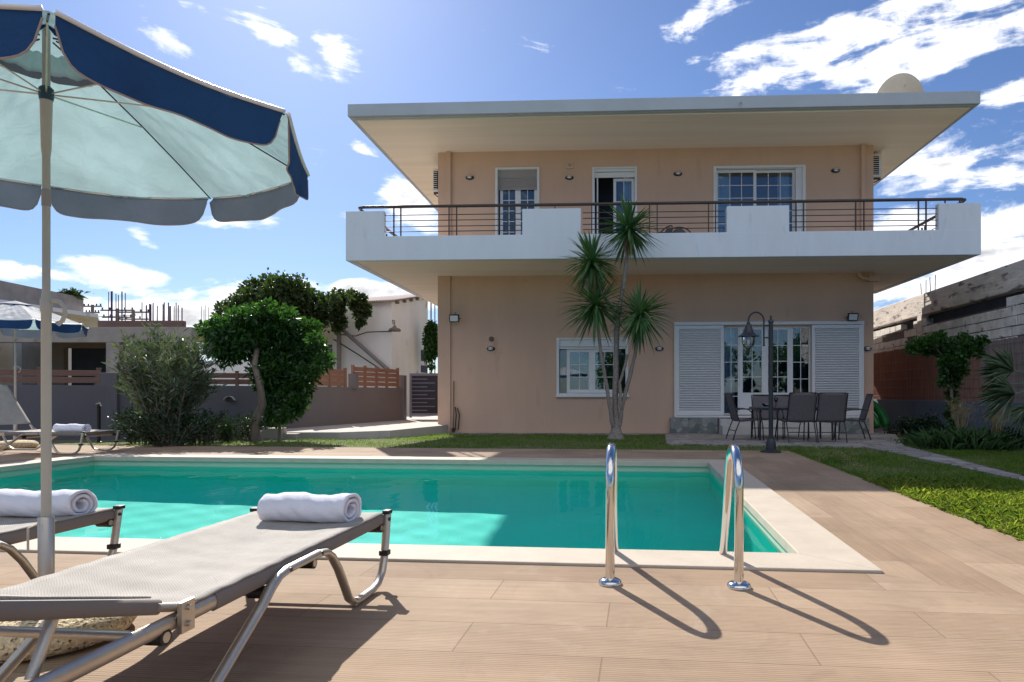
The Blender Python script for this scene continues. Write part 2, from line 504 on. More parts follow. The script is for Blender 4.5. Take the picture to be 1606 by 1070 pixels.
def slab_mat(name, c1, c2, joint, scale, crazy=True, bump=.5):
    """irregular stone paving (voronoi cells with joints)"""
    m = bpy.data.materials.new(name); m.use_nodes = True
    N, L = m.node_tree.nodes, m.node_tree.links
    p = N['Principled BSDF']; p.inputs['Roughness'].default_value = .85
    tc = N.new('ShaderNodeTexCoord')
    nzw = N.new('ShaderNodeTexNoise'); nzw.inputs['Scale'].default_value = 2; L.new(tc.outputs['Object'], nzw.inputs[0])
    mxv = N.new('ShaderNodeMix'); mxv.data_type = 'RGBA'; mxv.blend_type = 'LINEAR_LIGHT'; mxv.inputs[0].default_value = .06
    L.new(tc.outputs['Object'], mxv.inputs[6]); L.new(nzw.outputs['Color'], mxv.inputs[7])
    v1 = N.new('ShaderNodeTexVoronoi'); v1.inputs['Scale'].default_value = scale; L.new(mxv.outputs[2], v1.inputs[0])
    v2 = N.new('ShaderNodeTexVoronoi'); v2.feature = 'DISTANCE_TO_EDGE'; v2.inputs['Scale'].default_value = scale; L.new(mxv.outputs[2], v2.inputs[0])
    sp = N.new('ShaderNodeSeparateColor'); L.new(v1.outputs['Color'], sp.inputs[0])
    mx = N.new('ShaderNodeMix'); mx.data_type = 'RGBA'; L.new(sp.outputs[0], mx.inputs[0])
    mx.inputs[6].default_value = (*c1, 1); mx.inputs[7].default_value = (*c2, 1)
    nz = N.new('ShaderNodeTexNoise'); nz.inputs['Scale'].default_value = 6; nz.inputs['Detail'].default_value = 8; L.new(tc.outputs['Object'], nz.inputs[0])
    m3 = N.new('ShaderNodeMix'); m3.data_type = 'RGBA'; m3.blend_type = 'MULTIPLY'; m3.inputs[0].default_value = .6
    rp = N.new('ShaderNodeMapRange'); rp.inputs[1].default_value = .3; rp.inputs[2].default_value = .7; rp.inputs[3].default_value = .55; rp.inputs[4].default_value = 1.1
    L.new(nz.outputs[0], rp.inputs[0]); L.new(mx.outputs[2], m3.inputs[6]); L.new(rp.outputs[0], m3.inputs[7])
    mr = N.new('ShaderNodeMapRange'); mr.inputs[1].default_value = .01; mr.inputs[2].default_value = .05; L.new(v2.outputs['Distance'], mr.inputs[0])
    m2 = N.new('ShaderNodeMix'); m2.data_type = 'RGBA'; L.new(mr.outputs[0], m2.inputs[0])
    m2.inputs[6].default_value = (*joint, 1); L.new(m3.outputs[2], m2.inputs[7])
    L.new(m2.outputs[2], p.inputs['Base Color'])
    b = N.new('ShaderNodeBump'); b.inputs['Strength'].default_value = bump; b.inputs['Distance'].default_value = .01
    L.new(mr.outputs[0], b.inputs['Height']); L.new(b.outputs[0], p.inputs['Normal'])
    return m
M['patio'] = slab_mat('flagstone_paving', (.30, .27, .25), (.42, .38, .35), (.13, .12, .10), 2.6)
M['stone_clad'] = slab_mat('green_grey_stone_cladding', (.14, .18, .175), (.40, .41, .39), (.2, .2, .2), 5.5)

def deck_mat():
    m = bpy.data.materials.new('ribbed_wood_look_tile'); m.use_nodes = True
    N, L = m.node_tree.nodes, m.node_tree.links
    p = N['Principled BSDF']; p.inputs['Roughness'].default_value = .8; p.inputs['Specular IOR Level'].default_value = .2
    uv = N.new('ShaderNodeUVMap'); uv.uv_map = 'UVMap'
    br = N.new('ShaderNodeTexBrick')
    br.offset = .42; br.offset_frequency = 2
    br.inputs['Scale'].default_value = 1; br.inputs['Brick Width'].default_value = 1.22; br.inputs['Row Height'].default_value = .29
    br.inputs['Mortar Size'].default_value = .0028; br.inputs['Mortar Smooth'].default_value = .3; br.inputs['Bias'].default_value = 0
    br.inputs['Color1'].default_value = (.335, .23, .15, 1); br.inputs['Color2'].default_value = (.41, .295, .20, 1)
    br.inputs['Mortar'].default_value = (.27, .185, .125, 1)
    L.new(uv.outputs[0], br.inputs[0])
    mp = N.new('ShaderNodeMapping'); mp.inputs['Scale'].default_value = (1.6, 38, 1); L.new(uv.outputs[0], mp.inputs[0])
    nz = N.new('ShaderNodeTexNoise'); nz.inputs['Scale'].default_value = 1; nz.inputs['Detail'].default_value = 6; L.new(mp.outputs[0], nz.inputs[0])
    n2 = N.new('ShaderNodeTexNoise'); n2.inputs['Scale'].default_value = 1.1; n2.inputs['Detail'].default_value = 8; n2.inputs['Roughness'].default_value = .65; L.new(uv.outputs[0], n2.inputs[0])
    r1 = N.new('ShaderNodeMapRange'); r1.inputs[1].default_value = .3; r1.inputs[2].default_value = .7; r1.inputs[3].default_value = .91; r1.inputs[4].default_value = 1.07; L.new(nz.outputs[0], r1.inputs[0])
    r2 = N.new('ShaderNodeMapRange'); r2.inputs[1].default_value = .3; r2.inputs[2].default_value = .72; r2.inputs[3].default_value = .80; r2.inputs[4].default_value = 1.20; L.new(n2.outputs[0], r2.inputs[0])
    mu = N.new('ShaderNodeMath'); mu.operation = 'MULTIPLY'; L.new(r1.outputs[0], mu.inputs[0]); L.new(r2.outputs[0], mu.inputs[1])
    # ribs
    sp = N.new('ShaderNodeSeparateXYZ'); L.new(uv.outputs[0], sp.inputs[0])
    k = N.new('ShaderNodeMath'); k.operation = 'MULTIPLY'; L.new(sp.outputs[1], k.inputs[0]); k.inputs[1].default_value = 2 * math.pi / .0145
    sn = N.new('ShaderNodeMath'); sn.operation = 'SINE'; L.new(k.outputs[0], sn.inputs[0])
    rr = N.new('ShaderNodeMapRange'); rr.inputs[1].default_value = -1; rr.inputs[2].default_value = .2; rr.inputs[3].default_value = .88; rr.inputs[4].default_value = 1.03; L.new(sn.outputs[0], rr.inputs[0])
    mu2 = N.new('ShaderNodeMath'); mu2.operation = 'MULTIPLY'; L.new(mu.outputs[0], mu2.inputs[0]); L.new(rr.outputs[0], mu2.inputs[1])
    mc = N.new('ShaderNodeVectorMath'); mc.operation = 'SCALE'; L.new(br.outputs[0], mc.inputs[0]); L.new(mu2.outputs[0], mc.inputs['Scale'])
    n3 = N.new('ShaderNodeTexNoise'); n3.inputs['Scale'].default_value = 2.3; n3.inputs['Detail'].default_value = 10; n3.inputs['Roughness'].default_value = .72; n3.inputs['Distortion'].default_value = .8; L.new(uv.outputs[0], n3.inputs[0])
    r3 = N.new('ShaderNodeMapRange'); r3.inputs[1].default_value = .56; r3.inputs[2].default_value = .70; r3.inputs[3].default_value = 0; r3.inputs[4].default_value = .30; L.new(n3.outputs[0], r3.inputs[0])
    m3 = N.new('ShaderNodeMix'); m3.data_type = 'RGBA'; L.new(r3.outputs[0], m3.inputs[0]); L.new(mc.outputs[0], m3.inputs[6]); m3.inputs[7].default_value = (.52, .42, .34, 1)
    r4 = N.new('ShaderNodeMapRange'); r4.inputs[1].default_value = .44; r4.inputs[2].default_value = .30; r4.inputs[3].default_value = 0; r4.inputs[4].default_value = .45; L.new(n3.outputs[0], r4.inputs[0])
    m4 = N.new('ShaderNodeMix'); m4.data_type = 'RGBA'; L.new(r4.outputs[0], m4.inputs[0]); L.new(m3.outputs[2], m4.inputs[6]); m4.inputs[7].default_value = (.22, .145, .105, 1)
    L.new(m4.outputs[2], p.inputs['Base Color'])
    bp = N.new('ShaderNodeBump'); bp.inputs['Strength'].default_value = .35; bp.inputs['Distance'].default_value = .0015
    L.new(sn.outputs[0], bp.inputs['Height'])
    bp2 = N.new('ShaderNodeBump'); bp2.invert = True; bp2.inputs['Strength'].default_value = .6; bp2.inputs['Distance'].default_value = .003
    L.new(br.outputs['Fac'], bp2.inputs['Height']); L.new(bp.outputs[0], bp2.inputs['Normal'])
    L.new(bp2.outputs[0], p.inputs['Normal'])
    return m
M['deck'] = deck_mat()

# ------------------------------------------------------------------ frames of reference
PA = R(5.4)                                     # the pool's long side is turned this much
PN = Vector((1.20, 3.60, 0))                    # inner near right corner of the pool
PU = Vector((math.cos(PA), -math.sin(PA), 0)); PV = Vector((math.sin(PA), math.cos(PA), 0))
def pw(u, v, z=0.0):
    return PN + PU * u + PV * v + Vector((0, 0, z))
def at(px, py, d):
    return Vector(((px - CX) / FOC * d, d, EYE + (HY - py) / FOC * d))
def gz(v):
    """height of the terrain along the pool's depth axis"""
    if v < 6.7: return -0.012
    if v < 14: return -0.012 - .19 * (v - 6.7) / 7.3
    return -0.2
def gzw(x, y):
    return gz((Vector((x, y, 0)) - PN).dot(PV))
PL, PW_, CW = 8.35, 4.78, .33                   # pool length, width, coping width

# ------------------------------------------------------------------ ground
def build_ground():
    us = [-900, -60, -20, -PL - .1, .1, 3, 8, 20, 60, 900]
    vs = [-900, -60, -10, -.1, PW_ + .1, 6.7, 9, 11.5, 14, 20, 60, 200, 900]
    m = MB()
    for i in range(len(us) - 1):
        for j in range(len(vs) - 1):
            if us[i] == -PL - .1 and vs[j] == -.1: continue
            m.quad(pw(us[i], vs[j], gz(vs[j]) - .03), pw(us[i + 1], vs[j], gz(vs[j]) - .03), pw(us[i + 1], vs[j + 1], gz(vs[j + 1]) - .03), pw(us[i], vs[j + 1], gz(vs[j + 1]) - .03))
    tag(m.build('ground', M['earth']), kind='structure')
build_ground()

def build_deck():
    polys = []  # (list of (u,v), swap)
    c = CW + .0
    near = [(c, -c), (-PL - c, -c), (-PL - c - 8, -c - 8), (10, -c - 8), (10, -1.43), (1.43, -1.43)]
    right = [(c, -c), (1.43, -1.43), (1.43, 6.7), (c, PW_ + c)]
    far = [(c, PW_ + c), (1.43, 6.7), (-PL - 8, 6.7), (-PL - c, PW_ + c)]
    left = [(-PL - c, -c), (-PL - c, PW_ + c), (-PL - 8, 6.7), (-PL - c - 8, -c - 8)]
    for n, (poly, sw) in enumerate([(near, 0), (right, 1), (far, 0), (left, 1)]):
        polys.append((poly, sw))
    me = bpy.data.meshes.new('pool_deck')
    V, F, UV = [], [], []
    for poly, sw in polys:
        b = len(V)
        # orientation upward
        area = sum(poly[i][0] * poly[(i + 1) % len(poly)][1] - poly[(i + 1) % len(poly)][0] * poly[i][1] for i in range(len(poly)))
        if area < 0: poly = poly[::-1]
        for (u, v) in poly:
            V.append(tuple(pw(u, v, 0)))
            UV.append((v + 20.3, u + 20.07) if sw else (u + 20.5, v + c + 20.3))
        F.append(tuple(range(b, b + len(poly))))
    # outer edge skirt so that the slab has a thickness
    edge = [(-PL - 8, 6.7), (1.43, 6.7), (1.43, -1.43)]
    for a, bb in zip(edge[:-1], edge[1:]):
        b = len(V)
        for (u, v), z in ((a, 0), (bb, 0), (bb, -.12), (a, -.12)):
            V.append(tuple(pw(u, v, z))); UV.append((u + v, z + .145))
        F.append((b, b + 1, b + 2, b + 3))
    me.from_pydata(V, [], F)
    uvl = me.uv_layers.new(name='UVMap')
    for poly in me.polygons:
        for li, vi in zip(poly.loop_indices, poly.vertices):
            uvl.data[li].uv = UV[vi]
    me.materials.append(M['deck'])
    o = bpy.data.objects.new('pool_deck', me); COL.objects.link(o)
    tag(o, kind='structure')
build_deck()

# ------------------------------------------------------------------ swimming pool
M['liner'] = mat('aqua_pool_liner', (.015, .78, .645), .5, var=.04, vscale=1.5)
M['liner_band'] = mat('pale_waterline_band', (.50, .62, .47), .45, var=.05)
def build_pool():
    T = thing('swimming_pool', 'long rectangular swimming pool of turquoise water with cream stone coping', 'swimming pool', tuple(pw(-PL / 2, 0, 0)), -PA)
    hl = PL / 2
    c, b = MB(), MB()
    x0, x1, y0, y1 = -hl, hl, 0, PW_
    zt, zb = .014, -.05
    i = .0
    c.prism([(x0 - CW, y0 - CW), (x1 + CW, y0 - CW), (x1, y0), (x0, y0)], zb, zt)
    c.prism([(x1 + CW, y0 - CW), (x1 + CW, y1 + CW), (x1, y1), (x1, y0)], zb, zt)
    c.prism([(x1 + CW, y1 + CW), (x0 - CW, y1 + CW), (x0, y1), (x1, y1)], zb, zt)
    c.prism([(x0 - CW, y1 + CW), (x0 - CW, y0 - CW), (x0, y0), (x0, y1)], zb, zt)
    c.build('coping', M['coping'], T, bevel=.006)
    e = .03
    def walls(m, x0, x1, y0, y1, za, zb_):
        m.quad((x0, y0, za), (x1, y0, za), (x1, y0, zb_), (x0, y0, zb_))
        m.quad((x1, y0, za), (x1, y1, za), (x1, y1, zb_), (x1, y0, zb_))
        m.quad((x1, y1, za), (x0, y1, za), (x0, y1, zb_), (x1, y1, zb_))
        m.quad((x0, y1, za), (x0, y0, za), (x0, y0, zb_), (x0, y1, zb_))
    a = (x0 - e, x1 + e, y0 - e, y1 + e)
    w = MB(); walls(w, *a, zb - .002, -.20); o1 = w.build('waterline_band', M['liner_band'], T)
    walls(b, *a, -.20, DEPTH)
    b.quad((a[0], a[2], DEPTH), (a[1], a[2], DEPTH), (a[1], a[3], DEPTH), (a[0], a[3], DEPTH))
    o2 = b.build('basin', M['liner'], T)
    for o in (o1, o2): o.cycles.is_caustics_receiver = True
    # water
    wm = bpy.data.materials.new('pool_water'); wm.use_nodes = True
    N, L = wm.node_tree.nodes, wm.node_tree.links
    N.remove(N['Principled BSDF'])
    rf = N.new('ShaderNodeBsdfRefraction'); rf.inputs['IOR'].default_value = 1.33; rf.inputs['Roughness'].default_value = 0
    gl = N.new('ShaderNodeBsdfGlossy'); gl.inputs['Roughness'].default_value = 0.0
    fr = N.new('ShaderNodeFresnel'); fr.inputs[0].default_value = 1.33
    mu = N.new('ShaderNodeMath'); mu.operation = 'MULTIPLY'; mu.inputs[1].default_value = .32
    L.new(fr.outputs[0], mu.inputs[0])
    ms = N.new('ShaderNodeMixShader'); L.new(mu.outputs[0], ms.inputs[0]); L.new(rf.outputs[0], ms.inputs[1]); L.new(gl.outputs[0], ms.inputs[2])
    L.new(ms.outputs[0], N['Material Output'].inputs['Surface'])
    g = MB()
    def fn(s, t):
        x = x0 - e + .002 + (PL + 2 * e - .004) * s; y = y0 - e + .002 + (PW_ + 2 * e - .004) * t
        z = -.115 + .45 * (.0016 * math.sin(7 * x + 3 * y) * math.sin(5.3 * y - 1.7 * x + 1) + .0009 * math.sin(13 * x - 9 * y + 2) + .0005 * math.sin(19 * y + 11 * x))
        return (x, y, z)
    g.grid(fn, 260, 150)
    for k in range(len(g.v)):
        pass
    W = g.build('water', wm, None, smooth=True)
    W.location = T.location; W.rotation_euler = T.rotation_euler
    W.cycles.is_caustics_caster = True
    tag(W, kind='structure')
DEPTH = -1.5
build_pool()

# ------------------------------------------------------------------ the villa
HA = R(2.75)
HO = Vector((0, 17.7, 0))
HU_ = Vector((math.cos(HA), -math.sin(HA), 0)); HV_ = Vector((math.sin(HA), math.cos(HA), 0))
def hpt(px, py, v):
    """photo pixel seen on the plane at depth v behind the facade -> facade coordinates (u, z)"""
    rx = (px - CX) / FOC
    t = (HO.dot(HV_) + v) / (rx * HV_.x + HV_.y)
    P = Vector((rx * t, t, 0)) - HO
    return P.dot(HU_), EYE + (HY - py) / FOC * t
def hu(px, v=0.0): return hpt(px, 600, v)[0]
def hz(py, px=1000, v=0.0): return hpt(px, py, v)[1]
def hw(u, v, z): return HO + HU_ * u + HV_ * v + Vector((0, 0, z))

def holed_wall(m, u0, u1, z0, z1, holes, depth=.22, v=0.0):
    us = sorted({u0, u1, *[h[0] for h in holes], *[h[1] for h in holes]})
    zs = sorted({z0, z1, *[h[2] for h in holes], *[h[3] for h in holes]})
    def inside(u, z): return any(h[0] < u < h[1] and h[2] < z < h[3] for h in holes)
    for i in range(len(us) - 1):
        for j in range(len(zs) - 1):
            if inside((us[i] + us[i + 1]) / 2, (zs[j] + zs[j + 1]) / 2): continue
            m.quad((us[i], v, zs[j]), (us[i + 1], v, zs[j]), (us[i + 1], v, zs[j + 1]), (us[i], v, zs[j + 1]))
    for a, b, c, d in holes:
        for (p, q) in (((a, c), (a, d)), ((b, d), (b, c)), ((a, d), (b, d)), ((b, c), (a, c))):
            m.quad((p[0], v, p[1]), (q[0], v, q[1]), (q[0], v + depth, q[1]), (p[0], v + depth, p[1]))

def build_house():
    H = thing('villa', 'two storey peach villa with flat overhanging roof and white wraparound balcony behind the pool', 'house', tuple(HO), -HA)
    uL, uR = hu(687), hu(1370)
    FR = -2.3                                         # front plane of roof and balcony
    zs0, zs1 = 4.03, 7.37                             # balcony soffit, roof soffit
    zfl = 4.24                                        # balcony floor
    DEP = 5.6
    # openings
    W1 = (hu(778), hu(845), zfl + .04, hz(263, 812))
    W2 = (hu(930), hu(998), zfl + .04, hz(262, 964))
    W3 = (hu(1120), hu(1262), zfl + .04, hz(260, 1190))
    G1 = (hu(874), hu(984), hz(620, 930), hz(530, 930))
    D1 = (hu(1135), hu(1272), hz(652, 1200), hz(512, 1200))
    m = MB(); holed_wall(m, uL, uR, -.6, zs0 + .1, [G1, D1])
    DG = 9.0  # unseen rear wing, added with its slab to shade the low block wall
    m.quad((uL, DG, -.6), (uL, 0, -.6), (uL, 0, zs0 + .1), (uL, DG, zs0 + .1))
    m.quad((uR, 0, -.6), (uR, DG, -.6), (uR, DG, zs0 + .1), (uR, 0, zs0 + .1))
    m.quad((uR, DG, -.6), (uL, DG, -.6), (uL, DG, zs0 + .1), (uR, DG, zs0 + .1))
    m.build('ground_floor_wall', M['peach'], H)
    m = MB(); holed_wall(m, uL, uR, zfl - .1, zs1 + .1, [W1, W2, W3])
    m.quad((uL, DEP, zfl - .1), (uL, 0, zfl - .1), (uL, 0, zs1 + .1), (uL, DEP, zs1 + .1))
    m.quad((uR, 0, zfl - .1), (uR, DEP, zfl - .1), (uR, DEP, zs1 + .1), (uR, 0, zs1 + .1))
    m.quad((uR, DEP, zfl - .1), (uL, DEP, zfl - .1), (uL, DEP, zs1 + .1), (uR, DEP, zs1 + .1))
    m.build('upper_floor_wall', M['peach'], H)
    # pilasters / boxed downpipes
    def pil(px0, px1, z0, z1, name='pilaster', pr=.07):
        MB().box(hu(px0), hu(px1), -pr, .01, z0, z1).build(name, M['peach'], H, bevel=.008)
    pil(701, 708, zfl, zs1, pr=.10); pil(687.2, 707, -.6, zs0, pr=.05); pil(1349, 1355, zfl, zs1, pr=.10)
    # roof slab
    rL, rR = hpt(545, 180, FR)[0], hpt(1538, 160, FR)[0]
    roof = MB()
    z0, z1 = zs1, zs1 + .34
    roof.box(rL, rR, FR, DEP + .7, z0 + .05, z1)
    roof.box(rL + .06, rR - .06, FR + .06, DEP + .64, z0 + .032, z0 + .055)
    rf = roof.build('roof', M['fascia'], H, bevel=.012)
    # soffit: inner board with a drip groove near the rim
    s = MB(); s.box(rL + .16, rR - .16, FR + .16, DEP + .6, z0, z0 + .04)
    s.build('soffit', M['soffit'], rf)
    # balcony slab
    bL, bR = hpt(542, 400, FR)[0], hpt(1539, 400, FR)[0]
    sb = MB(); sb.box(bL + .02, bR - .02, FR + .02, DG + .1, zs0, zfl)
    bal = sb.build('balcony', M['soffit'], H)
    T = .16
    lo = 4.58; hi = 5.18
    cols = [(542, 602), (819, 911), (1140, 1238), (1472, 1539)]
    par = MB()
    par.box(bL, bR, FR, FR + T, zs0 - .02, lo)
    for (a, b) in cols:
        a_, b_ = hpt(a, 350, FR)[0], hpt(b, 350, FR)[0]
        if a == 542: a_ = bL
        if b == 1539: b_ = bR
        par.box(a_, b_, FR + .002, FR + T - .002, lo - .01, hi)
    for sx, x in ((1, bL), (-1, bR)):
        x0, x1 = sorted((x, x + sx * T))
        par.box(x0 + (.003 if sx > 0 else 0), x1 - (0 if sx > 0 else .003), FR + T - .01, 3.6, zs0 - .02, lo - .002)
        par.box(x0 + .004, x1 - .004, FR + T - .01, FR + .95, lo - .01, hi - .003)
    par.build('parapet', M['white'], bal, bevel=.01)
    # railing
    rt = 5.29
    def seg(posts, a, b, v=FR + T / 2, side=None):
        mm = MB()
        def P(x, z): return (x, v, z) if side is None else (side, x, z)
        for z in (4.70, 4.82, 4.96, 5.09):
            mm.tube([P(a, z), P(b, z)], .011, 8)
        for x in posts:
            if side is None: mm.box(x - .012, x + .012, v - .02, v + .02, lo - .02, rt - .01)
            else: mm.box(side - .02, side + .02, x - .012, x + .012, lo - .02, rt - .01)
        mm.build('railing_bars', M['rail'], rl)
    hx = MB()
    xa, xb = hpt(558, 320, FR)[0], hpt(1521, 315, FR)[0]
    hx.tube([(xa, 3.6, rt), (xa, FR + .35, rt), (xa + .04, FR + .14, rt), (xa + .16, FR + T / 2, rt), ((xa + xb) / 2, FR + T / 2, rt), (xb - .16, FR + T / 2, rt), (xb - .04, FR + .14, rt), (xb, FR + .35, rt), (xb, 3.6, rt)], .037, 10, sx=1.0, caps=True)
    for px in (565, 870, 1190, 1485, 1508):
        x = hpt(px, 320, FR)[0]
        hx.box(x - .012, x + .012, FR + T / 2 - .012, FR + T / 2 + .012, hi - .01, rt)
    rl = hx.build('railing', M['rail'], H, smooth='auto')
    X = lambda px: hpt(px, 340, FR)[0]
    seg([X(616), X(627), X(703), X(715), X(796), X(807)], X(602), X(819))
    seg([X(928), X(939), X(1019), X(1031), X(1112), X(1123)], X(914), X(1138))
    seg([X(1250), X(1262), X(1344), X(1357), X(1443), X(1455)], X(1240), X(1472))
    for sd in (bL + T / 2, bR - T / 2):
        seg([.2, .36, 1.6, 1.76, 2.9, 3.05, 3.55], FR + .95, 3.6, side=sd)

    # ---- windows: all things in facade coordinates
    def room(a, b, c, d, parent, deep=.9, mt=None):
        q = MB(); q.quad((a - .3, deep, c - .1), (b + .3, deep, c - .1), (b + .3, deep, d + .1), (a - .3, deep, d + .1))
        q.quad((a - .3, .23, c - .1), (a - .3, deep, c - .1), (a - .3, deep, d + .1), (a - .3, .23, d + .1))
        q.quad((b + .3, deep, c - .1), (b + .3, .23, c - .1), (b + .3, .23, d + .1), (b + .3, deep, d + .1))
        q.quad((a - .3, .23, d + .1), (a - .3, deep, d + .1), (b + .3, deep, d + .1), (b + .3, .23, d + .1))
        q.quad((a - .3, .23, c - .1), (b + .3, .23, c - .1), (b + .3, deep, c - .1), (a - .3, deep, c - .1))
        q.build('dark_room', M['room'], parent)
    def curtain(a, b, c, d, parent, v=.34, mt='curtain'):
        q = MB(); n = max(8, int((b - a) / .02))
        q.grid(lambda s, t: (a + (b - a) * s, v + .025 * math.sin(s * (b - a) * 62) + .01 * math.sin(s * 23 + t * 2), c + (d - c) * t), n, 4)
        q.build('curtain', M[mt], parent, smooth=True)
    def sash(a, b, c, d, parent, v=.10, fw=.05, nx=2, nz=3, th=.045, solid_to=None):
        """a framed leaf: frame bars, glazing bars and a pane"""
        f = MB()
        f.box(a, a + fw, v, v + th, c, d); f.box(b - fw, b, v, v + th, c, d)
        f.box(a + fw, b - fw, v, v + th, d - fw, d); f.box(a + fw, b - fw, v, v + th, c, c + fw)
        gc = c + fw
        if solid_to is not None:
            f.box(a + fw, b - fw, v + .008, v + th - .008, c + fw, solid_to); gc = solid_to
        fo = f.build('sash', M['upvc'], parent, bevel=.004)
        p = MB(); p.box(a + fw - .004, b - fw + .004, v + .018, v + .024, gc - .004, d - fw + .004)
        p.build('pane', M['glass'], parent)
        g = MB()
        for i in range(1, nx):
            x = a + fw + (b - a - 2 * fw) * i / nx
            g.box(x - .009, x + .009, v + .008, v + .017, gc, d - fw)
        for j in range(1, nz):
            z = gc + (d - fw - gc) * j / nz
            g.box(a + fw, b - fw, v + .009, v + .0162, z - .009, z + .009)
        g.build('glazing_bars', M['upvc'], parent)
    def frame(o, name, fw=.05, sill=True, pr=.03):
        a, b, c, d = o
        f = MB()
        f.box(a - .02, a + fw, -pr, .2, c, d); f.box(b - fw, b + .02, -pr, .2, c, d)
        f.box(a + fw, b - fw, -pr, .2, d - fw, d + .0)
        if sill: f.box(a + fw, b - fw, -pr, .2, c, c + fw)
        return f.build(name, M['upvc'], H, bevel=.005)
    # upper left balcony door with lowered grey roller shutter
    a, b, c, d = W1
    w = frame(W1, 'balcony_door', .045, False); w['label'] = 'balcony door with half lowered grey roller shutter'
    zt = hz(297, 812)
    q = MB()
    q.box(a + .045, b - .045, .05, .16, hz(278, 812), d - .045)
    n = 7
    for k in range(n):
        za = zt + (hz(278, 812) - zt) * k / n; zb = zt + (hz(278, 812) - zt) * (k + 1) / n
        q.box(a + .05, b - .05, .07, .082, za + .003, zb - .003)
    q.build('roller_shutter', M['shade_grey'], w)
    mid = (a + b) / 2
    sash(a + .09, mid, c + .02, zt + .1, w, .11, .075, 2, 7); sash(mid, b - .06, c + .02, zt + .1, w, .112, .075, 2, 7)
    room(a, b, c, d, w)
    curtain(a + .1, b - .1, c, d, w, .4, 'curtain_dark')
    # upper middle balcony door, left leaf open
    a, b, c, d = W2
    w = frame(W2, 'balcony_door', .045, False); w['label'] = 'balcony door with white shutter box and open left leaf'
    zt = hz(278, 964)
    q = MB()
    q.box(a + .045, b - .045, .01, .16, hz(269, 964), d - .045); q.box(a + .045, b - .045, .03, .05, zt, hz(269, 964) - .012)
    q.build('shutter_box', M['upvc'], w, bevel=.006)
    sash(hu(962), b - .05, c + .02, zt - .005, w, .10, .075, 2, 4)
    q = MB(); q.box(hu(936), hu(938), .0, .5, c + .02, zt - .02); q.build('open_leaf', M['upvc'], w)
    room(a, b, c, d, w)
    curtain((a + b) / 2 + .25, b - .06, c, d, w)
    # upper right sliding door
    a, b, c, d = W3
    w = frame(W3, 'balcony_door', .06, False); w['label'] = 'wide sliding balcony door with two leaves of six wide panes'
    q = MB(); q.box(b - .22, b - .06, .02, .15, c, d - .06)
    for k in range(44):
        z = c + .1 + k * .06; 
        if z > d - .2: break
        q.box(b - .145, b - .135, .012, .02, z, z + .02)
    q.build('shutter_guide', M['upvc'], w)
    mid = hu(1186)
    sash(a + .05, mid + .02, c + .02, d - .07, w, .10, .07, 3, 7); sash(mid - .03, b - .21, c + .02, d - .07, w, .15, .07, 3, 7)
    room(a, b, c, d, w)
    curtain(a + .08, a + .5, c, d, w); curtain(b - .62, b - .3, c, d, w)
    # ground floor window
    a, b, c, d = G1
    w = frame(G1, 'window', .05, True); w['label'] = 'four light ground floor window with white shutter box'
    zt = hz(545, 930)
    q = MB(); q.box(a + .05, b - .05, .01, .16, zt + .02, d - .05); q.box(a + .05, b - .05, .03, .05, zt - .04, zt + .01); q.build('shutter_box', M['upvc'], w, bevel=.006)
    q = MB(); q.box(a - .04, b + .04, -.07, .0, c - .05, c + .0); q.build('sill', M['upvc'], w, bevel=.004)
    z0_ = c + .05; z1_ = zt - .03
    p = MB(); p.box(a + .05, b - .05, .16, .166, z0_, z1_); p.build('pane', M['glass'], w)
    sash(hu(888.5), hu(928.5), z0_ + .01, z1_, w, .08, .09, 2, 3); sash(hu(928), hu(967), z0_ + .01, z1_, w, .082, .09, 2, 3)
    room(a, b, c, d, w)
    curtain(b - .55, b - .02, c, d, w, .34, 'curtain_dark'); curtain(a + .02, a + .2, c, d, w, .34, 'curtain_dark')
    # french doors with louvred sliding shutters
    a, b, c, d = D1
    zt, zb = hz(507, 1200), hz(652, 1200)
    e0, e1 = hu(1057), hu(1353)
    f = MB(); f.box(e0, e1, -.12, .0, zt - .05, zt + .03); f.box(e0, e0 + .05, -.10, .0, zb, zt - .05); f.box(e1 - .05, e1, -.10, .0, zb, zt - .05); f.box(e0, e1, -.12, .0, zb - .05, zb)
    w = f.build('french_doors', M['upvc'], H, bevel=.005)
    w['label'] = 'glazed french doors between two louvred sliding shutters'
    for (p0, p1) in ((1060, 1134), (1272, 1350)):
        x0, x1 = hu(p0), hu(p1)
        q = MB(); fw = .075
        q.box(x0, x0 + fw, -.09, -.04, zb + .01, zt - .06); q.box(x1 - fw, x1, -.09, -.04, zb + .01, zt - .06)
        q.box(x0 + fw, x1 - fw, -.09, -.04, zt - .15, zt - .06); q.box(x0 + fw, x1 - fw, -.09, -.04, zb + .01, zb + .10)
        n = 34
        for k in range(n):
            z = zb + .12 + (zt - .17 - zb - .12) * (k + .5) / n
            q.obox(((x0 + x1) / 2, -.065, z), ((x1 - x0) / 2 - fw + .004, 0, 0), (0, .019, -.02), (0, .003, .003))
        q.box(x0 + fw, x1 - fw, -.046, -.04, zb + .1, zt - .15)
        q.build('louvred_shutter', M['upvc'], w)
    z0_, z1_ = zb + .02, zt - .08
    sash(hu(1134.5), hu(1160), z0_, z1_, w, .06, .035, 2, 5)
    sash(hu(1160), hu(1200.5), z0_, z1_, w, .04, .09, 2, 4, solid_to=hz(616, 1180))
    sash(hu(1200), hu(1241), z0_, z1_, w, .042, .09, 2, 4, solid_to=hz(616, 1220))
    sash(hu(1241), hu(1273), z0_, z1_, w, .06, .06, 2, 5)
    room(a, b, c, d, w)
    curtain(a + .02, a + .35, c, d, w, .34, 'curtain'); curtain(b - .4, b - .02, c, d, w, .34, 'curtain_dark')
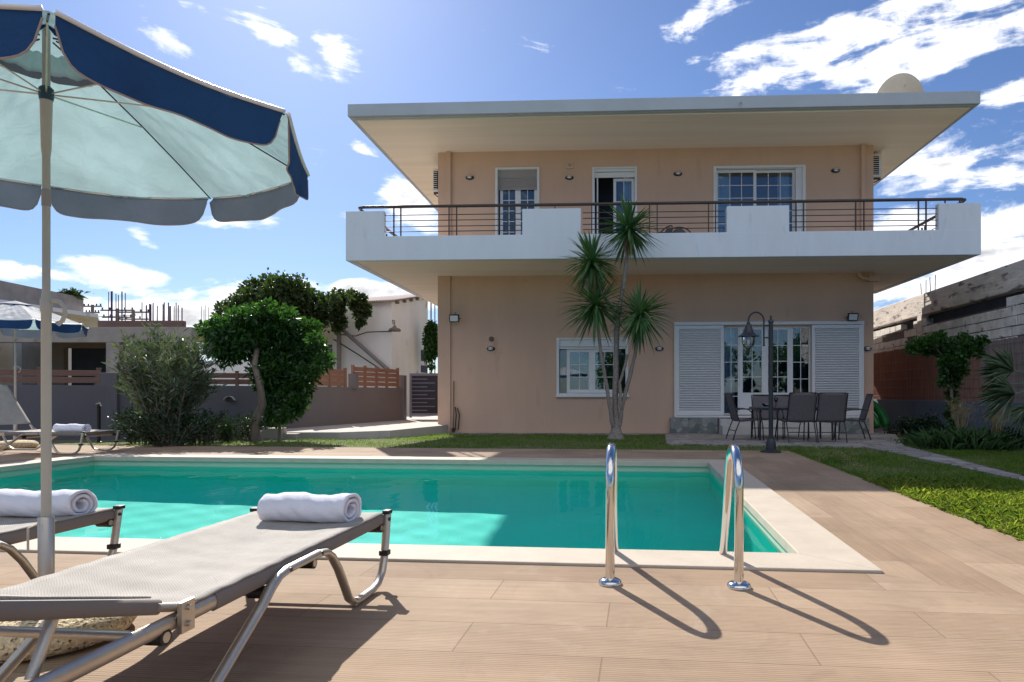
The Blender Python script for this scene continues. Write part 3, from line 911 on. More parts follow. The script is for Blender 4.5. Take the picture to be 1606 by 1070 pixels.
    # plinth stone, steps
    for (p0, p1) in ((1051, 1124), (1302, 1360)):
        q = MB(); q.box(hu(p0), hu(p1), -.14, .0, -.4, zb - .055); q.build('stone_plinth', M['stone_clad'], w)
    q = MB(); q.box(hu(1126), hu(1300), -.36, .0, -.4, zb - .075); q.box(hu(1126), hu(1300), -.72, -.36, -.4, .06)
    q.build('door_step', M['step'], w, bevel=.01)
    # downpipe elbow and service pipes
    q = MB(); zz = 4.02
    ue = hu(1352)
    q.tube([(ue - .12, -.10, zz), (ue - .09, -.10, zz - .08), (ue, -.10, zz - .15), (ue + .12, -.10, zz - .16), (ue + .30, -.10, zz - .16)], .05, 12); q.box(ue + .12, ue + .38, -.17, -.03, zz - .23, zz - .09)
    q.build('downpipe', M['peach'], H, smooth='auto')
    q = MB()
    for k, (px, top) in enumerate(((712.5, 598), (714.5, 638), (718, 640))):
        x = hu(px); zt_ = hz(top, 714)
        q.tube([(x, -.05, zt_), (x + .03 * k, -.06, .3), (x + .02 * k - .02, -.05, -.1)], .016 if k else .012, 8)
    q.box(hu(710), hu(714), -.12, 0, -.15, -.05)
    q.build('service_pipes', M['rail'], H)
    q = MB(); x, z = hpt(1163, 160, FR); q.tube([(x, FR + .05, z), (x - .03, FR - .06, z - .03), (x - .05, FR - .16, z - .08)], .02, 8); q.build('roof_spout', M['alu'], rf)
    return H, uL, uR, FR, DEP
M['step'] = mat('white_step_stone', (.52, .51, .50), .8, var=.08, vscale=4)
H, UL, UR, FR, DEP = build_house()

def hthing(name, label, cat, u, v, z, group=None):
    return thing(name, label, cat, tuple(hw(u, v, z)), -HA, group)

# wall lamps
def wall_lamps():
    base = None
    g = 'oval bulkhead lamps on the villa wall'
    L = [(737, 279, 'small oval dark bulkhead lamp on upper wall left of the grey shuttered balcony door'),
         (893, 279, 'small oval dark bulkhead lamp on upper wall under the square vent'),
         (1063, 273, 'small oval dark bulkhead lamp on upper wall above the balcony chair'),
         (1310, 268, 'small oval dark bulkhead lamp on upper wall right of the wide sliding door'),
         (770, 547, 'small oval dark bulkhead lamp on ground floor wall below the round vent'),
         (1034, 547, 'small oval dark bulkhead lamp between yucca and louvred shutter'),
         (1360, 547, 'small oval dark bulkhead lamp at ground floor right corner of the villa')]
    for px, py, lb in L:
        u, z = hpt(px, py, 0)
        if base is None:
            t = hthing('wall_lamp', lb, 'wall lamp', u, 0, z, g); base = t
            m = MB()
            m.grid(lambda s, q: ((.115 - .045 * q) * math.cos(2 * math.pi * s), -.01 - .07 * q, (.06 - .02 * q) * math.sin(2 * math.pi * s)), 24, 2)
            m.add([(.115 * math.cos(2 * math.pi * k / 24), -.01, .06 * math.sin(2 * math.pi * k / 24)) for k in range(24)] + [(.115 * math.cos(2 * math.pi * k / 24), 0, .06 * math.sin(2 * math.pi * k / 24)) for k in range(24)], [(k, (k + 1) % 24, 24 + (k + 1) % 24, 24 + k) for k in range(24)])
            m.box(-.1, .1, -.088, -.08, -.006, .006)
            m.build('housing', M['dark_metal'], t)
            q = MB(); n = 20
            q.add([(.07 * math.cos(2 * math.pi * k / n), -.075, .038 * math.sin(2 * math.pi * k / n)) for k in range(n)] + [(0, -.092, 0)], [(k, (k + 1) % n, n) for k in range(n)])
            q.build('lens', M['lens'], t)
        else:
            t = copy_tree(base); t.location = hw(u, 0, z); t['label'] = lb
wall_lamps()

def floodlights():
    first = None
    for px, py, lb in ((714, 500, 'square black floodlight on the left corner pilaster of the ground floor'), (1335, 498, 'square black floodlight above the right louvred shutter')):
        u, z = hpt(px, py, -.06)
        if first is None:
            t = hthing('floodlight', lb, 'floodlight', u, -.05, z, 'floodlights on the villa'); first = t
            m = MB(); m.obox((0, -.13, 0), (.13, 0, 0), (0, .025, .008), (0, -.02, .095)); m.box(-.09, .09, -.1, -.06, -.07, .07); m.build('housing', M['black'], t, bevel=.006)
            m = MB(); m.obox((0, -.158, -.008), (.105, 0, 0), (0, .003, .001), (0, -.0155, .073)); m.build('lens', M['lens'], t)
            m = MB(); m.tube([(-.14, -.12, 0), (-.14, -.03, 0), (0, 0, 0), (.14, -.03, 0), (.14, -.12, 0)], .01, 6); m.tube([(0, -.05, .09), (.03, -.06, .15), (.0, -.02, .17)], .006, 5); m.build('bracket', M['black'], t)
        else:
            t = copy_tree(first); t.location = hw(u, -.05, z); t['label'] = lb
floodlights()

def vents():
    u, z = hpt(894, 260, 0)
    t = hthing('air_vent', 'small square beige air vent above the second upper wall lamp', 'vent', u, 0, z)
    m = MB(); m.box(-.09, .09, -.05, 0, -.09, .09); m.build('cover', M['peach'], t, bevel=.01)
    MB().tube([(0, -.055, 0), (0, -.04, 0)], .05, 16).build('fan_hole', M['shade_grey'], t)
    u, z = hpt(771, 532, 0)
    t = hthing('wall_vent', 'small round brown vent cap on ground floor wall', 'vent', u, 0, z)
    MB().tube([(0, -.05, 0), (0, 0, 0)], .065, 18).build('cap', M['board'], t, bevel=.01)
vents()

def ac_units():
    t = None
    for side, u, py, lb in ((1, UR, 262, 'white air conditioning unit on the right side wall of the upper floor'), (-1, UL, 285, 'white air conditioning unit on the left side wall of the upper floor')):
        z = hz(py, 1372 if side > 0 else 685, .6)
        T = hthing('air_conditioner', lb, 'air conditioner', u, .9, z, 'outdoor air conditioning units')
        x0, x1 = (.08, .40) if side > 0 else (-.26, -.06)
        m = MB(); m.box(x0, x1, -.45, .45, -.31, .31); m.build('casing', M['upvc'], T, bevel=.02)
        m = MB()
        m.box(x0 + .02, x1 - .06 * (side > 0) - .02, -.456, -.448, -.26, .24)
        m.build('grille_recess', M['black'], T)
        m = MB()
        for k in range(9): m.box(x0 + .02, x1 - .08, -.466, -.456, -.25 + k * .056, -.235 + k * .056)
        m.build('grille', M['upvc'], T)
        for y in (-.35, .35):
            m = MB(); m.box(min(0, x0, x1), max(0, x0, x1), y - .02, y + .02, -.36, -.31); m.tube([(0, y, -.55), (x1 if side > 0 else x0, y, -.35)], .014, 6)
            m.build('bracket', M['rail'], T)
ac_units()

def dish():
    P = hw(*[hpt(1416, 143, 1.2)[0], 1.2, 7.71])
    t = thing('satellite_dish', 'large pale satellite dish standing on the flat roof', 'satellite dish', tuple(P), -HA)
    m = MB(); n = 36; r = .80
    c = Vector((0, 0, 1.22)); nrm = Vector((-.25, .9, .35)).normalized()
    a = Vector((1, 0, 0)); a = (a - nrm * a.dot(nrm)).normalized(); b = nrm.cross(a)
    vs = []
    rings = 8
    for k in range(rings + 1):
        q = k / rings
        for i in range(n):
            th = 2 * math.pi * i / n
            vs.append(c + r * q * (math.cos(th) * a + math.sin(th) * b) + nrm * (.16 * q * q))
    m.add(vs, [(k * n + i, k * n + (i + 1) % n, (k + 1) * n + (i + 1) % n, (k + 1) * n + i) for k in range(rings) for i in range(n)])
    m.build('reflector', mat('faded_cream_paint', (.66, .56, .43), .7, var=.08, vscale=3), t, smooth=True, solid=.012)
    m = MB(); m.tube([(0, -.03, 0), (0, -.03, 1.25)], .035, 10); m.box(-.2, .2, -.2, .2, 0, .03); m.build('mast', M['concrete'], t)
    m = MB(); m.tube([tuple(c - b * .5), tuple(c + nrm * .75)], .012, 6); m.tube([tuple(c + nrm * .7), tuple(c + nrm * .85)], .035, 10); m.build('feed_arm', M['alu'], t)
dish()

# ------------------------------------------------------------------ paving
def flat(name, pts, zf, mt, th=.12, kind='structure', sub=False):
    m = MB()
    ps = [(p[0], p[1]) for p in pts]
    area = sum(ps[i][0] * ps[(i + 1) % len(ps)][1] - ps[(i + 1) % len(ps)][0] * ps[i][1] for i in range(len(ps)))
    if area < 0: ps = ps[::-1]
    z = [zf(x, y) for x, y in ps]
    m.prism(ps, [q - th for q in z], z)
    return tag(m.build(name, mt), kind=kind)

def ig(px, py, zguess=0.0):
    """pixel -> point on the sloping terrain"""
    z = zguess
    for _ in range(30):
        d = (EYE - z) * FOC / (py - HY)
        x = (px - CX) / FOC * d
        z = .6 * z + .4 * gzw(x, d)
    return (x, d)

def build_paving():
    pa = hw(UL - .1, -.55, 0); pb = hw(hu(1040), -.55, 0)
    pc = ig(1046, 698); pd = ig(1352, 702); pe = ig(1606, 757); pf = ig(1606, 748); pg = ig(1405, 700); ph = ig(1468, 692); pi = ig(1400, 676)
    pts = [pa, pb, pc, pd, pe, pf, pg, ph, pi, hw(UR + 1.2, 2.5, 0), hw(UR, 2.5, 0), hw(UR, .01, 0), hw(UL - .1, .01, 0)]
    # strips so that the surface can follow the slope of the terrain
    def z(x, y): return gzw(x, y) + .02
    flat('patio', [pb, pc, pd, (pd[0] + .75, pd[1] + .05), pi, hw(UR + .9, 2.2, 0), hw(UR - .3, .02, 0), hw(hu(1040), .02, 0)], z, M['patio'])
    flat('house_pavement', [pa, pb, hw(hu(1040), .02, 0), hw(UL - .1, .02, 0)], z, M['patio'])
    e = Vector((pe[0] - pd[0], pe[1] - pd[1])) 
    pe2 = (pd[0] + e.x * 1.6, pd[1] + e.y * 1.6)
    g = Vector((pf[0] - pg[0], pf[1] - pg[1])); pf2 = (pg[0] + g.x * 1.8, pg[1] + g.y * 1.8)
    flat('garden_path', [(pd[0], pd[1] - .02), pe, pe2, pf2, pf, pg, (pd[0] + .75, pd[1] + .03)], lambda x, y: gzw(x, y) + .024, M['patio'])
    flat('ground_slab', [(-7.2, 14.2), (-5.1, 14.2), (-4.2, 14.9), (-3.5, 17.2), (-3.0, 27), (-9, 27)], lambda x, y: .045, M['driveway'], th=.3)
build_paving()

# ------------------------------------------------------------------ pool ladder
def ladder():
    P = Vector((.443, 3.035, 0))
    T = thing('pool_ladder', 'polished steel pool ladder with two arched handrails at the near edge of the pool', 'pool ladder', tuple(P), -PA)
    pts = [(0, .02), (0, .2), (0, .36), (0, .44)]
    n = 14
    for k in range(1, n):                                    # rounded top
        th = math.pi - (math.pi - .28) * k / n
        pts.append((.165 + .165 * math.cos(th), .455 + .165 * math.sin(th)))
    pts += [(.40, .35), (.50, .16), (.60, -.03), (.66, -.16), (.70, -.35), (.71, -1.15)]
    for sx in (-.292, .292):
        m = MB(); m.tube([(sx, y, z) for y, z in pts], .0215, 20, up=(1, 0, 0))
        o = m.build('handrail', M['chrome'], T, smooth='auto')
        m = MB(); m.lathe([(.054, .0), (.055, .008), (.05, .018), (.036, .026), (.0225, .03)], (sx, 0, .0), 32)
        m.build('flange', M['chrome'], o, smooth='auto')
    for z in (-.42, -.68, -.94):
        m = MB(); m.box(-.27, .27, .67, .75, z - .012, z + .012); m.build('tread', M['chrome'], T, bevel=.005)
ladder()

# ------------------------------------------------------------------ sun loungers
def make_lounger(name, label, back, blen, group):
    T = thing(name, label, 'sun lounger', (0, 0, 0), 0, group)
    W = .3; Ls = 1.38; zs = .315
    def ptube(m, path, r, n=10, sx=1.0): m.tube(path, r, n, sx=sx, up=(1, 0, 0))
    # woven seat
    m = MB()
    def fn(s, t):
        x = (-W + 2 * W * s) * 1.02; y = -Ls * t - .0
        q = (2 * s - 1) ** 2
        return (x, y, zs + .008 - .020 * (1 - q) * min(1, 6 * t * (1.02 - t) + .1) + .004 * math.sin(11 * t) * (1 - q) + (.0022 * math.sin(38 * t + 5 * s) * math.sin(3.1 * s) + .0016 * math.sin(70 * t - 9 * s)) * (.3 + t * t))
    m.grid(fn, 16, 60)
    seat = m.build('seat', M['sling'], T, smooth=True, solid=.005)
    m = MB(); m.grid(lambda s, t: (-W * .98 + 2 * W * .98 * s, -.80 - .012 * t, zs + .0035 - .020 * (1 - (2 * s - 1) ** 2) + .006 + .002), 16, 1)
    m.build('seam', M['upvc'], seat, smooth=True)
    # side rails in fabric sleeves, bare aluminium beyond
    for sx in (-1, 1):
        m = MB(); m.tube([(sx * (W - .004), y, zs - .018 + (0.0 if y < -.02 else -.004)) for y in (0.0, -.04, -.3, -.6, -.9, -1.22)], .028, 12, .55)
        o = m.build('rail_sleeve', M['sleeve'], T, smooth='auto')
        m = MB(); m.tube([(sx * (W - .004), -1.2, zs - .018), (sx * (W - .004), -1.5, zs - .02), (sx * (W - .004), -1.98, zs - .022)], .022, 12, .6)
        m.build('side_rail', M['alu'], T, smooth='auto')
        # serpentine foot frame
        key = [(0.005, .325), (-.012, .24), (-.03, .14), (-.06, .07), (-.11, .032), (-.17, .021), (-.30, .021), (-.36, .026), (-.405, .055), (-.44, .11), (-.50, .20), (-.555, .262), (-.60, .288), (-.66, .297), (-.72, .297), (-.88, .296), (-.93, .287), (-.975, .262), (-1.02, .225), (-1.30, .045), (-1.34, .025), (-1.40, .021)]
        m = MB(); ptube(m, [(sx * (W + .022), y, z) for y, z in key], .0185, 12, .75)
        o = m.build('leg_frame', M['alu'], T, smooth='auto')
        m = MB(); m.box(sx * (W + .022) - .021, sx * (W + .022) + .021, -.049, -.007, .138, .162); m.build('plastic_clamp', M['black'], o, bevel=.004)
        m = MB(); m.box(sx * (W + .022) - .018, sx * (W + .022) + .018, -.016, .024, .322, .34); m.build('end_cap', M['black'], o, bevel=.004)
        m = MB()
        for (y, z) in ((-.66, .30), (-.88, .297), (-.01, .30)): m.tube([(sx * (W + .034), y, z), (sx * (W + .041), y, z)], .008, 10)
        m.build('rivet', M['dark_metal'], o)
        # head legs
        m = MB(); ptube(m, [(sx * (W + .02), -1.40, .021), (sx * (W + .02), -1.60, .021), (sx * (W + .02), -1.70, .021), (sx * (W + .02), -1.76, .04), (sx * (W + .02), -1.82, .10), (sx * (W + .02), -1.9, .26)], .0185, 12, .75)
        m.build('head_leg', M['alu'], T, smooth='auto')
    # cross bars with black sockets
    for (y, z) in ((-.03, .262), (-.66, .262), (-.96, .245), (-1.42, .27), (-1.9, .28)):
        m = MB(); m.tube([(-W - .01, y, z), (W + .01, y, z)], .0135, 12); o = m.build('crossbar', M['alu'], T, smooth='auto')
        for sx in (-1, 1):
            m = MB(); m.tube([(sx * (W + .008), y, z), (sx * (W - .055), y, z)], .021, 10); m.build('socket', M['black'], o, smooth='auto')
    # reclining backrest
    c, s_ = math.cos(back), math.sin(back)
    def bp(x, l, h=0.0): return (x, -Ls + .02 - l * c + h * s_, zs + .012 + l * s_ + h * c)
    m = MB()
    def fb(s, t):
        x = -W * .97 + 2 * W * .97 * s; q = (2 * s - 1) ** 2
        return bp(x, .10 + (blen - .10) * t, .021 - .008 * (1 - q))
    m.grid(fb, 14, 24)
    bk = m.build('backrest', M['sling'], T, smooth=True, solid=.005)
    for sx in (-1, 1):
        m = MB(); ptube(m, [bp(sx * (W - .004), l) for l in (.0, .09)], .019, 12, .6); m.build('backrest_frame', M['alu'], bk, smooth='auto')
        m = MB(); path = [bp(sx * (W - .004), l) for l in (.075, .3, blen - .08)]
        m.tube(path, .0185, 12, sx=.6); m.build('sleeve', M['sleeve'], bk, smooth='auto')
        m = MB(); m.box(sx * (W + .018) - .006, sx * (W + .018) + .006, -Ls - .005, -Ls + .045, zs - .05, zs + .03)
        m.tube([(sx * (W + .02), -Ls + .02, zs + .012), (sx * (W + .032), -Ls + .02, zs + .012)], .008, 8); m.tube([(sx * (W + .02), -Ls + .02, zs - .03), (sx * (W + .032), -Ls + .02, zs - .03)], .008, 8)
        m.build('hinge_bracket', M['alu'], T)
    m = MB()
    top = [bp(-(W - .004), blen - .09), bp(-(W - .02), blen - .03), bp(-(W - .08), blen), bp(W - .08, blen), bp(W - .02, blen - .03), bp(W - .004, blen - .09)]
    m.tube(top, .02, 10); m.build('backrest_top', M['alu'], bk, smooth='auto')
    # prop
    l0 = .33
    for sx in (-1, 1):
        p0 = Vector(bp(sx * (W - .05), l0, -.02)); p1 = Vector((sx * (W - .05), min(-1.55, p0.y - .05), zs - .02))
        m = MB(); m.tube([p0, p1], .012, 10); m.build('prop', M['alu'], T, smooth='auto')
    return T

LG = 'aluminium sun loungers round the pool'
lg1 = make_lounger('sun_lounger', 'taupe sling sun lounger nearest the camera with a towel on its foot end', R(16.8), .62, LG)
lg1.location = (-1.20, 3.10, 0); lg1.rotation_euler = (0, 0, -PA)
lg2 = copy_tree(lg1); lg2.location = (-2.53, 3.225, 0)
lg2['label'] = 'taupe sling sun lounger at the left picture edge, left of the parasol pole'
lg3 = make_lounger('sun_lounger', 'small distant sun lounger with steep backrest beyond the far left pool corner', R(56), .80, LG)
lg3.location = (-6.98, 9.72, 0); lg3.rotation_euler = (0, 0, R(-95))

def towel(label, loc, rz, ln, seed, sc=1.0, flat_=.98):
    rng = random.Random(seed)
    m = MB()
    turns = 2.4
    ph = [rng.uniform(0, 6) for _ in range(6)]
    def fn(s, t):
        th = s * turns * 2 * math.pi
        r = .012 + (.060 - .012) * s ** .9
        x = (t - .5) * ln * (1 + .02 * math.sin(th + ph[0]))
        r2 = r * (1 + .09 * math.sin(3 * t * 3 + ph[1] + th) * s + .05 * math.sin(11 * t + 2 * th + ph[2]) * s + .03 * math.sin(29 * t + 5 * th + ph[4]) + .015 * math.sin(53 * t + 9 * th))
        a = -th + 1.1
        y, z = r2 * math.cos(a) * 1.28, r2 * math.sin(a) * flat_
        z = max(z, -.046 + .004 * math.sin(9 * t + ph[3]))
        return (x * sc, y * sc, (z + .05) * sc)
    m.grid(fn, 130, 40)
    o = m.build('rolled_towel', M['towel'], None, smooth=True, solid=.013)
    o.location = loc; o.rotation_euler = (0, 0, rz)
    tag(o, label, 'towel', 'rolled white towels on the loungers')
    return o
towel('rolled white towel on the foot end of the nearest sun lounger', (-1.185, 2.93, .318), -PA + R(-2), .385, 1, 1.04)
towel('rolled white towel on the lounger at the left edge behind the parasol pole', (-2.50, 3.05, .318), -PA + R(4), .45, 2, 1.02)
towel('rolled white towel on the small distant lounger', (-7.38, 9.68, .318), -PA, .46, 3, 1.0)

# ------------------------------------------------------------------ parasols
def two_sided(name, front, back, trans, tcol, fac=.5):
    m = bpy.data.materials.new(name); m.use_nodes = True
    N, L = m.node_tree.nodes, m.node_tree.links
    p = N['Principled BSDF']; p.inputs['Roughness'].default_value = .75; p.inputs['Specular IOR Level'].default_value = .25
    g = N.new('ShaderNodeNewGeometry')
    tc = N.new('ShaderNodeTexCoord'); nz = N.new('ShaderNodeTexNoise'); nz.inputs['Scale'].default_value = 3.5; nz.inputs['Detail'].default_value = 5; L.new(tc.outputs['Object'], nz.inputs[0])
    mx = N.new('ShaderNodeMix'); mx.data_type = 'RGBA'; L.new(g.outputs['Backfacing'], mx.inputs[0])
    mx.inputs[6].default_value = (*front, 1); mx.inputs[7].default_value = (*back, 1)
    mr = N.new('ShaderNodeMapRange'); mr.inputs[1].default_value = .3; mr.inputs[2].default_value = .7; mr.inputs[3].default_value = .82; mr.inputs[4].default_value = 1.12; L.new(nz.outputs[0], mr.inputs[0])
    sc = N.new('ShaderNodeVectorMath'); sc.operation = 'SCALE'; L.new(mx.outputs[2], sc.inputs[0]); L.new(mr.outputs[0], sc.inputs['Scale'])
    L.new(sc.outputs[0], p.inputs['Base Color'])
    bn = N.new('ShaderNodeTexNoise'); bn.inputs['Scale'].default_value = 9; bn.inputs['Detail'].default_value = 6; bn.inputs['Distortion'].default_value = .6; L.new(tc.outputs['Object'], bn.inputs[0])
    bp = N.new('ShaderNodeBump'); bp.inputs['Strength'].default_value = .7; bp.inputs['Distance'].default_value = .02; L.new(bn.outputs[0], bp.inputs['Height']); L.new(bp.outputs[0], p.inputs['Normal'])
    tr = N.new('ShaderNodeBsdfTranslucent'); L.new(bp.outputs[0], tr.inputs['Normal'])
    t2 = N.new('ShaderNodeVectorMath'); t2.operation = 'SCALE'; t2.inputs[0].default_value = tcol; L.new(mr.outputs[0], t2.inputs['Scale']); L.new(t2.outputs[0], tr.inputs[0])
    ms = N.new('ShaderNodeMixShader'); ms.inputs[0].default_value = fac
    L.new(p.outputs[0], ms.inputs[1]); L.new(tr.outputs[0], ms.inputs[2]); L.new(ms.outputs[0], N['Material Output'].inputs[0])
    return m
M['canopy'] = two_sided('canopy_cloth_white_over_aqua', (.36, .47, .49), (.82, .82, .84), True, (.34, .50, .52), .42)
M['valance'] = two_sided('valance_cloth_blue_over_grey', (.26, .28, .33), (.012, .07, .22), True, (.05, .08, .14), .25)
M['pole'] = mat('cream_pole_paint', (.50, .47, .41), .45, var=.06, vscale=4)
M['pebble'] = mat('pebble_terrazzo', (.85, .64, .40), .9, var=.3, vscale=70, bump=1.0, bscale=75, detail=2, spots=(75, .56, (.18, .11, .07)))
M['piping'] = mat('beige_piping', (.35, .28, .25), .8)

def parasol(label, loc, rz, group):
    T = thing('parasol', label, 'parasol', loc, rz, group)
    zt, zr, Rr = 2.165, 1.845, .91
    def rib(k, t):
        a = R(45 * k)
        r = Rr * t
        z = zt - (zt - zr) * (t ** 1.22)
        return Vector((r * math.cos(a), r * math.sin(a), z))
    can = MB()
    for k in range(8):
        def fn(s, t, k=k):
            t = .12 + .88 * t
            p = rib(k, t).lerp(rib(k + 1, t), s)
            sag = .030 * math.sin(math.pi * s) * t * (1.2 - .4 * t)
            p.z -= sag + .005 * math.sin(23 * t + 14 * s + k) * math.sin(math.pi * s) + .004 * math.sin(37 * s - 11 * t + k) * math.sin(math.pi * s) * t + .003 * math.sin(60 * (s + t)) * t * s * (1 - s) * 4
            return p
        can.grid(fn, 30, 36)
    co = can.build('canopy', M['canopy'], T, smooth=True)
    cap = MB()
    for k in range(8):
        def fn(s, t, k=k):
            p = rib(k, .24 * t).lerp(rib(k + 1, .24 * t), s); p.z += .012 + .006 * (1 - t); return p
        cap.grid(fn, 6, 4)
    cp = cap.build('vent_cap', M['canopy'], co, smooth=True)
    v = MB()
    for k in range(8):
        def fn(s, t, k=k):
            p = rib(k, .24).lerp(rib(k + 1, .24), s); p.z += .012 - .045 * t * (1 - abs(2 * s - 1) ** 6 * .6); p.xy = p.xy * (1.0 + .03 * t); return p
        v.grid(fn, 8, 2)
    v.build('cap_valance', M['valance'], cp, smooth=True)
    for k in range(8):
        m = MB()
        def fn(s, t, k=k):
            ss = .02 + .96 * s
            p = rib(k, 1).lerp(rib(k + 1, 1), ss)
            p.z -= .030 * math.sin(math.pi * ss) * .8
            drop = .122 * (1 - abs(2 * s - 1) ** 18 * .8) + .006 * math.sin(9 * s + k * 2)
            inn = .006 * math.sin(15 * s + k) * t + .012 * math.sin(6 * s + 2 * k) * t + .002 * math.sin(31 * s + 3 * k) * t - .012 * t
            a = math.atan2(p.y, p.x)
            return (p.x + math.cos(a) * inn, p.y + math.sin(a) * inn, p.z - drop * t)
        m.grid(fn, 30, 8)
        vo = m.build('valance', M['valance'], T, smooth=True)
        m = MB(); hp = []
        for i in range(25):
            q = Vector(fn(i / 24, 0)); q.xy = q.xy * 1.004; hp.append(q + Vector((0, 0, .004)))
        m.tube(hp, .0075, 6); m.build('hem', M['upvc'], vo, smooth=True)
        m = MB(); m.tube([fn(i / 40, 1) for i in range(41)], .0028, 6); m.build('piping', M['piping'], vo)
        m = MB(); m.tube([tuple(rib(k, t) - Vector((0, 0, .008))) for t in (.03, .25, .5, .75, .99)], .0032, 6); m.build('rib', M['dark_metal'], T)
        m = MB(); m.tube([(.02 * math.cos(R(45 * k)), .02 * math.sin(R(45 * k)), 1.955), tuple(rib(k, .50) - Vector((0, 0, .012)))], .0032, 6); m.build('strut', M['alu'], T)
    m = MB(); m.lathe([(.0155, .06), (.0155, 1.17), (.0185, 1.175), (.0185, 1.215), (.0155, 1.22), (.013, 1.24), (.0122, 1.25), (.0122, 2.18), (.001, 2.20)], n=20)
    po = m.build('pole', M['pole'], T, smooth='auto')
    MB().lathe([(.0128, 1.735), (.0155, 1.76), (.0188, 1.925), (.020, 1.93)], n=20, caps=False).build('runner_sleeve', M['pole'], po, smooth='auto')
    MB().lathe([(.020, 1.93), (.0225, 1.94), (.0225, 1.972), (.015, 1.98)], n=20).build('hub', mat('dark_teal_plastic', (.02, .06, .09), .4), T, smooth='auto')
    MB().lathe([(.0122, 1.55), (.0142, 1.552), (.0142, 1.61), (.0122, 1.612)], n=16).build('collar', M['shade_grey'], po, smooth='auto')
    m = MB(); m.tube([(q * math.cos(R(55)), q * math.sin(R(55)), z) for q, z in ((.014, 1.213), (.045, 1.21), (.062, 1.19), (.065, 1.165), (.055, 1.14), (.042, 1.128), (.036, 1.135))], .0075, 8); m.build('hook', M['pole'], po, smooth='auto')
    m = MB(); m.lathe([(.18, 0), (.255, .012), (.275, .04), (.268, .075), (.225, .105), (.12, .118), (.03, .12)], n=48)
    b = m.build('base_stone', M['pebble'], T, smooth=True)
    MB().lathe([(.0245, .10), (.0245, .435), (.022, .438), (.022, .1)], n=24, caps=False).build('base_tube', M['alu'], b, smooth='auto')
    m = MB(); m.tube([(.03, 0, .16), (.07, 0, .16)], .012, 10); m.tube([(.03, -.02, .42), (.05, -.05, .41), (.055, -.05, .33)], .004, 6); m.build('base_knob', M['alu'], b, smooth='auto')
    return T
PG = 'blue and white parasols'
pr1 = parasol('large near parasol with blue valance, aqua underside and cream pole in a pebbled stone base', (-1.905, 2.38, 0), R(-51), PG)
pr2 = copy_tree(pr1); pr2.scale = (1.08, 1.08, 1.08); pr2.location = (-8.98, 10.6, 0); pr2.rotation_euler = (0, 0, R(8))
pr2['label'] = 'small distant parasol with white canopy and blue valance at the left picture edge'

# ------------------------------------------------------------------ dining set
def make_chair(label, group):
    T = thing('patio_chair', label, 'chair', (0, 0, 0), 0, group)
    W = .27
    m = MB(); m.grid(lambda s, t: (-W + 2 * W * s, .23 - .46 * t, .43 - .03 * t - .018 * math.sin(math.pi * s)), 10, 10); m.build('seat', M['sling_dark'], T, smooth=True, solid=.006)
    m = MB(); m.grid(lambda s, t: (-W * (1 - .06 * t) + 2 * W * (1 - .06 * t) * s, -.235 - .155 * t - .02 * math.sin(math.pi * s), .40 + .55 * t), 10, 12); m.build('backrest', M['sling_dark'], T, smooth=True, solid=.006)
    for sx in (-1, 1):
        x = sx * W
        m = MB()
        m.tube([(x, -.395, .955), (x, -.36, .85), (x, -.24, .42), (x, -.20, .395), (x, .18, .425), (x, .235, .40), (x, .25, .33), (x, .27, 0)], .0125, 8, up=(1, 0, 0)); m.build('frame', M['dark_metal'], T, smooth='auto')
        m = MB(); m.tube([(x, -.22, .40), (x, -.30, .2), (x, -.36, 0)], .0125, 8, up=(1, 0, 0)); m.build('leg', M['dark_metal'], T, smooth='auto')
        m = MB(); m.tube([(x, -.315, .62), (x * 1.05, -.2, .645), (x * 1.07, .0, .645), (x * 1.07, .13, .62), (x * 1.06, .2, .55), (x * 1.02, .235, .42)], .013, 8, up=(1, 0, 0)); m.build('armrest', M['dark_metal'], T, smooth='auto')
    m = MB(); m.tube([(-W * .93, -.392, .955), (W * .93, -.392, .955)], .012, 8); m.tube([(-W, -.30, .2), (W, -.30, .2)], .009, 8); m.build('crossbar', M['dark_metal'], T, smooth='auto')
    return T
M['sling_dark'] = mat('charcoal_sling', (.125, .112, .125), .8, var=.1, vscale=20, bump=.2, bscale=600)
